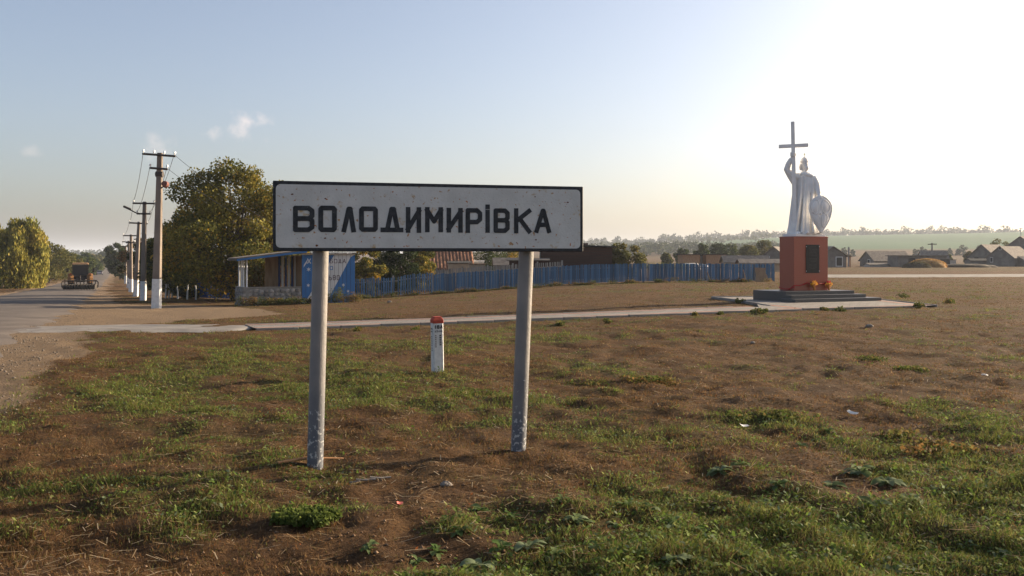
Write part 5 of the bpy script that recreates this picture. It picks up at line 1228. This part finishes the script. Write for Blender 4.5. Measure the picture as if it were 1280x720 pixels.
def col_cover(x, y, r_):
    pal = 1.8 * np.array([(.060, .090, .016), (.085, .110, .030), (.045, .066, .020), (.11, .12, .04), (.09, .11, .065)]); return pal[r_.choice(5, len(x), p=[.3, .25, .22, .15, .08])] * r_.uniform(.7, 1.3, len(x))[:, None]
v, f, c = flatleaves(260000, 3, 2.6, 26, lambda x, y: np.clip(green(x, y) * 1.6 - .30, 0, 1) * okground(x, y), .022, col_cover, .045)
tag(mesh_np('ground_cover', v, f, M['weed'], colors=c), 'low leafy green ground cover spreading between the grass', 'ground cover', kind='stuff')
def col_litter(x, y, r_):
    pal = np.array([(.22, .13, .06), (.15, .085, .04), (.28, .20, .11), (.10, .06, .03), (.30, .10, .035)]); return pal[r_.choice(5, len(x), p=[.32, .3, .18, .12, .08])] * r_.uniform(.7, 1.25, len(x))[:, None]
v, f, c = flatleaves(70000, 4, 2.6, 60, lambda x, y: (.35 + .4 * (1 - green(x, y))) * (fbm(x * .8, y * .8, 37) > .42) * okground(x, y), .017, col_litter, .018)
tag(mesh_np('leaf_litter', v, f, M['weed'], colors=c), 'dry crumbled leaves and straw scattered over the soil', 'litter', kind='stuff')
r_ = np.random.default_rng(77); n = 9000; y = np.exp(r_.uniform(math.log(2.6), math.log(16), n)); x = r_.uniform(-.75, .75, n) * (y + .8)
ok = (r_.random(n) < okground(x, y) * (.25 + .75 * (fbm(x * .9, y * .9, 38) > .5))); x, y = x[ok], y[ok]; n = len(x)
a = r_.uniform(0, 6.283, n); L_ = r_.uniform(.03, .13, n); ax = np.stack([np.cos(a), np.sin(a), r_.normal(0, .12, n)], 1); p = np.stack([x, y, gz(x, y) + r_.uniform(.008, .03, n)], 1)
sd = np.stack([-np.sin(a), np.cos(a), np.zeros(n)], 1) * (.0012 + .0003 * y)[:, None]; q = ax * L_[:, None] / 2
v = np.stack([p - q - sd, p - q + sd, p + q + sd, p + q - sd], 1).reshape(-1, 3); c = np.array([(.42, .30, .17), (.34, .22, .11), (.50, .40, .26)])[r_.choice(3, n)] * r_.uniform(.6, 1.1, n)[:, None]
tag(mesh_np('dry_stems', v, np.arange(4 * n).reshape(n, 4), M['weed'], colors=np.repeat(c, 4, axis=0)), 'pale dry stems and straws strewn over the ground', 'straw', kind='stuff')
# gravel
def stones(name, label, n, seed, accept, smin, smax, rmin, rmax, umin, umax, m_='rock'):
    r_ = np.random.default_rng(seed); y = np.exp(r_.uniform(math.log(rmin), math.log(rmax), n)); x = r_.uniform(umin, umax, n) * y
    ok = r_.random(n) < accept(x, y); x, y = x[ok], y[ok]; m = len(x); s = (r_.uniform(0, 1, m) ** 3 * (smax - smin) + smin)[:, None]
    base_ = np.array([(1, 0, 0), (0, 1, 0), (-1, 0, 0), (0, -1, 0), (0, 0, .8), (0, 0, -.6)])
    V = base_[None] * r_.uniform(.6, 1.2, (m, 6, 1)); a = r_.uniform(0, 6.28, m); ca2, sa2 = np.cos(a)[:, None], np.sin(a)[:, None]
    V = np.stack([V[:, :, 0] * ca2 - V[:, :, 1] * sa2, V[:, :, 0] * sa2 + V[:, :, 1] * ca2, V[:, :, 2]], 2) * s[:, :, None] + np.stack([x, y, gz(x, y) + .2 * s[:, 0]], 1)[:, None]
    F_ = np.array([(0, 1, 4), (1, 2, 4), (2, 3, 4), (3, 0, 4), (1, 0, 5), (2, 1, 5), (3, 2, 5), (0, 3, 5)])
    F_ = (F_[None] + np.arange(m)[:, None, None] * 6).reshape(-1, 3)
    tag(mesh_np(name, V.reshape(-1, 3), F_, M[m_]), label, 'gravel', kind='stuff')
stones('gravel', 'loose gravel and small stones on the road shoulder', 30000, 5, lambda x, y: sandy(x, y) * (road_off(x, y) > -.1) * (.15 + (fbm(x * .6, y * .6, 39) > .56)), .003, .02, 8, 45, -.85, -.28, 'gravelstone')
stones('roadside_stones', 'bigger stones crumbling along the ragged edge of the asphalt', 9000, 15, lambda x, y: (np.abs(road_off(x, y) - .55 - (fbm(y * .9, 1.0, 81) - .5) * 1.3) < .5) * (.3 + .7 * (fbm(x * .9, y * .9, 40) > .48)), .006, .032, 12, 60, -.7, -.4, 'gravelstone')
stones('soil_clods', 'small clods and pebbles scattered over the bare soil', 26000, 6, lambda x, y: (.2 + .8 * bare(x, y)) * okground(x, y), .003, .016, 2.6, 24, -.75, .75, 'clod')

# broad-leaved weeds, each its own plant
def leafmesh(L, Wd, curl, lob=0):
    v = []; n = 6
    for i in range(n + 1):
        t_ = i / n; hw = Wd * math.sin(math.pi * min(1, .06 + t_ * .94)) ** .75 * (.6 + .5 * t_) * (1 + lob * (.35 if i % 2 else -.3)); z = L * (.55 * t_ - curl * t_ * t_); y = L * t_ * (.9)
        v += [(-hw, y, z + hw * .25), (0, y, z), (hw, y, z + hw * .25)]
    f = []
    for i in range(n):
        q = i * 3; f += [(q, q + 1, q + 4, q + 3), (q + 1, q + 2, q + 5, q + 4)]
    return v, f
LM = []
for k, (L, Wd, cu, lb, cl) in enumerate(((.10, .022, .5, 0, (.06, .09, .028)), (.13, .034, .6, 0, (.075, .10, .04)), (.09, .030, .35, 0, (.05, .085, .022)), (.15, .036, .7, .5, (.10, .125, .065)), (.11, .026, .45, .6, (.06, .085, .03)), (.12, .035, .75, 0, (.11, .135, .075)))):
    v, f = leafmesh(L, Wd, cu, lb); o = mesh_np('leaf', v, f, M['weed'], colors=np.tile(np.array(cl) * 1.6, (len(v), 1)), smooth=True); LM.append(o.data); bpy.data.objects.remove(o)
def weed(x, y, s, nl, kinds, rs, label, grp):
    o = thing('weed_plant', label, 'weed', (x, y, G(x, y) - .005), 0, grp)
    for i in range(nl):
        a = i * 2.4 + rs.uniform(-.4, .4); q = s * rs.uniform(.6, 1.15)
        inst(LM[rs.choice(kinds)], 'leaf', o, (.01 * math.cos(a), .01 * math.sin(a), .002 * i), (rs.uniform(-.35, .35), rs.uniform(-.3, .3), a), (q, q, q * rs.uniform(.6, 1.3)))
rs = random.Random(21)
WD = [(1040, 612, 1.5), (1075, 600, 1.6), (1110, 612, 1.7), (1140, 632, 1.8), (1135, 610, 1.4), (1165, 618, 1.2), (1090, 640, 1.5), (1200, 625, 1.1), (900, 592, 1.5), (925, 588, 1.3), (975, 615, 1.3), (955, 628, 1.2), (1035, 545, 1.2), (1025, 552, 1.2), (1050, 556, 1.0), (840, 655, 1.3), (865, 690, 1.5), (900, 680, 1.3), (720, 660, 1.4), (700, 640, 1.2), (745, 690, 1.3), (600, 705, 1.7), (625, 690, 1.3), (560, 655, 1.3), (575, 672, 1.2), (460, 690, 1.0), (545, 690, 1.2), (520, 700, 1.0), (660, 690, 1.4), (780, 640, 1.2), (1180, 590, 1.0), (1230, 610, 1.0), (985, 660, 1.2), (1050, 690, 1.2), (1160, 680, 1.0), (800, 700, 1.3), (845, 708, 1.4), (1000, 560, 1.0), (600, 640, 1.2), (640, 650, 1.0), (690, 700, 1.3), (930, 700, 1.2)]
for (px, row_, s) in WD:
    y_ = EYE * F / (row_ - HZ); x_ = X(px, y_); weed(x_, y_, s * .62, rs.randint(10, 15), [1, 3, 5] if s > 1.3 else [0, 1, 2, 4], rs, 'broad-leaved green weed rosette growing in the foreground grass', 'broad-leaved weeds in the grass')
for i in range(34):
    row_ = rs.uniform(560, 716); px = rs.uniform(520, 1270); y_ = EYE * F / (row_ - HZ); x_ = X(px, y_)
    if float(green(np.array(x_), np.array(y_))) < .45: continue
    weed(x_, y_, rs.uniform(.5, .85), rs.randint(6, 11), [0, 1, 2, 3, 4, 5], rs, 'broad-leaved green weed rosette growing in the foreground grass', 'broad-leaved weeds in the grass')
# bushy low plant by the soil patch
bx_, by_ = X(385, 5.5), 5.5; C = [(.17 * math.cos(i * 2.4) * math.sqrt(i / 12), .11 * math.sin(i * 2.4) * math.sqrt(i / 12), .045) for i in range(13)]
bsh = thing('low_plant', 'dense bushy green plant on bare soil below the sign', 'plant', (bx_, by_, G(bx_, by_)))
v, f, c = leaves(C, [[.075, .06, .045]] * 13, 3000, .030, [((.11, .145, .034), 3), ((.15, .18, .045), 2), ((.07, .10, .025), 2)], seed=4)
mesh_np('foliage', v, f, M['weed'], parent=bsh, colors=c)
MB().tube([(0, 0, -.02), (0, .0, .06)], .01, 5).build('stem', M['stem'], bsh)
# scrubby verge plants along fence, shelter and paving edges
def scrub(name, label, spots, seed):
    vs, fs, cs = [], [], []; k = 0
    for i, (x_, y_, h_, w_, n_, cols_) in enumerate(spots):
        C = [(x_ + random.uniform(-w_, w_) * .5, y_ + random.uniform(-.15, .15), G(x_, y_) + h_ * random.uniform(.2, .6)) for _ in range(5)]
        v, f, c = leaves(C, [[w_ * .35, .15, h_ * .4]] * 5, n_, .07, cols_, seed=seed + i); vs.append(v); fs.append(f + k); cs.append(c); k += len(v)
    tag(mesh_np(name, np.vstack(vs), np.vstack(fs), M['weed'], colors=np.vstack(cs)), label, 'weeds', kind='stuff')
DRYC = [((.19, .11, .04), 3), ((.14, .11, .035), 2), ((.09, .09, .025), 2)]; GRC = [((.07, .09, .022), 3), ((.10, .10, .03), 2), ((.15, .11, .04), 1)]
sp_ = []
for i in range(60):
    q = random.random(); px = 441 + 530 * q; Y = 55 + 5.4 * q; sp_.append((X(px, Y), Y, random.uniform(.12, .42), random.uniform(.4, 1.1), 130, DRYC if random.random() < .6 else GRC))
scrub('fence_scrub', 'dry weeds and grass tufts along the foot of the blue fences', sp_, 1200)
sp_ = []
for i in range(34):
    q = i / 33; x_ = bx0 + 5.9 * .919 * q + .15; y_ = by0 + 5.9 * .395 * q - .35 - random.uniform(0, .4); big_ = .55 + .5 * math.exp(-((q - .82) / .12) ** 2); sp_.append((x_, y_, big_ * random.uniform(.5, 1.1), .6, 160, GRC if random.random() < .5 else DRYC))
scrub('shelter_scrub', 'weeds growing along the base of the bus shelter', sp_, 1300)
sp_ = []
for (px, row_, h_) in ((945, 392, .2), (952, 391.5, .16), (900, 393, .12), (870, 395, .12), (1048, 388, .2), (1150, 385.5, .2), (1190, 379, .26), (1030, 389, .15), (760, 401, .12), (700, 404, .12), (1130, 372, .25), (925, 379, .2), (520, 408, .12), (450, 411, .12), (995, 387, .14)):
    y_ = EYE * F / (row_ - HZ); sp_.append((X(px, y_), y_, h_, h_ * 1.5, 160, GRC))
scrub('paving_scrub', 'green weeds sprouting along the edges of the paving', sp_, 1400)
sp_ = []
for i in range(60):
    px = random.uniform(800, 860); Y = random.uniform(105, 130); sp_.append((X(px, Y), Y, 1.1, 1.2, 120, [((.09, .12, .03), 3), ((.13, .14, .04), 2)]))
scrub('maize_plot', 'pale green maize plot behind the blue fence', sp_, 1500)
sp_ = []
for (px, row_, h_, w_) in ((815, 478, .14, .5), (800, 476, .12, .4), (835, 480, .10, .4), (1165, 565, .16, .35), (1180, 560, .14, .3), (1140, 548, .12, .4), (970, 520, .14, .5), (955, 524, .12, .4), (740, 478, .1, .4), (1085, 452, .12, .4), (1140, 462, .1, .4), (590, 490, .1, .5), (620, 495, .09, .4)):
    y_ = EYE * F / (row_ - HZ); sp_.append((X(px, y_), y_, h_ * .6, w_ * 1.5, 240, DRYC if px in (815, 835, 1165, 1180) else GRC))
vs, fs, cs = [], [], []; k = 0
for i, (x_, y_, h_, w_, n_, cols_) in enumerate(sp_):
    C = [(x_ + random.uniform(-w_, w_) * .4, y_ + random.uniform(-.15, .15), G(x_, y_) + h_ * random.uniform(.1, .5)) for _ in range(6)]
    v, f, c = leaves(C, [[w_ * .25, .16, h_ * .45]] * 6, 320, .035, cols_, seed=1600 + i); vs.append(v); fs.append(f + k); cs.append(c); k += len(v)
tag(mesh_np('weed_clumps', np.vstack(vs), np.vstack(fs), M['weed'], colors=np.vstack(cs)), 'low clumps of green and rusty weeds dotted over the verge', 'weeds', kind='stuff')

# litter lying about, each a thing
def flat_piece(name, label, cat, px, row_, s, m, ang_, grp=None, curl=.3, asp=.4):
    y_ = EYE * F / (row_ - HZ); x_ = X(px, y_); v = []
    for i in range(6):
        t_ = i / 5 - .5
        for j in (-.5, .5): v.append((t_ * s, j * s * asp * (1 - .3 * abs(t_)), s * curl * (t_ * t_ * 1.6 + .12 * math.sin(5 * t_ + j))))
    o = mesh_np(name, v, [(2 * i, 2 * i + 2, 2 * i + 3, 2 * i + 1) for i in range(5)], m); o.modifiers.new('thickness', 'SOLIDIFY').thickness = .002
    o.location = (x_, y_, G(x_, y_) + .03); o.rotation_euler = (.35, .2, ang_); tag(o, label, cat, grp)
flat_piece('paper_scrap', 'white folded paper scrap lying on the grass near broad-leaved weeds', 'litter', 1066, 521, .11, M['paper'], -.9)
flat_piece('paper_scrap', 'small pink scrap on the bare soil below the sign', 'litter', 500, 637, .04, M['pinkpaper'], .2, asp=.7)
flat_piece('paper_scrap', 'pale torn scrap lying at the edge of the brown soil patch', 'litter', 930, 530, .09, M['paper'], .3)
for px, row_, s in ((1230, 472, .12),):
    y_ = EYE * F / (row_ - HZ); x_ = X(px, y_); heap('plastic_bag', 'crumpled pale plastic bag on the grass', 'bag', x_, y_, .07, .05, .10, M['tarp'], 21, 12)
def rock(px, row_, s, label, seed):
    y_ = EYE * F / (row_ - HZ); x_ = X(px, y_); r_ = random.Random(seed); mb = MB().sphere((0, 0, 0), (s, s * .7, s * .55), 10, 7)
    mb.v = [(x * r_.uniform(.8, 1.15), y * r_.uniform(.8, 1.15), z * r_.uniform(.8, 1.15)) for x, y, z in mb.v]; o = mb.build('stone', M['rock']); o.location = (x_, y_, G(x_, y_) + s * .2); tag(o, label, 'stone')
rock(558, 609, .045, 'fist-sized stone on bare soil near the foot of the sign post', 1)
rock(1087, 409, .10, 'pale stone on the open ground in front of the paved platform', 2)
rock(487, 364, .12, 'white stone at the foot of the blue picket fence', 3)
rock(941, 430, .05, 'small pale stone on the open brown ground', 4)
y_ = 7.0; tag(MB().tube([(X(348, 6.95), 6.95, G(X(348, 6.95), 6.95) + .025), (X(384, 7.13), 7.13, G(X(384, 7.1), 7.1) + .05), (X(428, 7.2), 7.25, G(X(428, 7.2), 7.2) + .035)], [.010, .012, .006], 6).build('dry_stick', M['stick']), 'pale dry stick lying behind the foot of the sign post', 'stick')
o = MB(); 
for i in range(5): o.tube([(X(435 + i * 9, 6.45 + i * .03), 6.5 + .02 * i, G(X(440 + i * 8, 6.5), 6.5) + .02 + .015 * (i % 2)), (X(450 + i * 9, 6.5), 6.5 + .03 * i, G(X(450, 6.5), 6.5) + .025)], .006, 5)
tag(o.build('dry_stalk', M['greywood']), 'bleached dry stalk lying on the soil between the sign posts', 'stick')

# ------------------------------------------------------------------ air
hm_ = bpy.data.materials.new('haze'); hm_.use_nodes = True; t = hm_.node_tree; t.nodes.clear()
oo = N(t, 'ShaderNodeOutputMaterial'); pv = N(t, 'ShaderNodeVolumePrincipled'); t.links.new(pv.outputs[0], oo.inputs['Volume'])
pv.inputs['Color'].default_value = (.80, .87, 1.0, 1); pv.inputs['Density'].default_value = .0002; pv.inputs['Anisotropy'].default_value = .2
hz_ = MB().box((0, 0, 32), (19000, 19000, 80)).build('haze', hm_); tag(hz_, 'pale haze in the air', 'haze', kind='stuff')
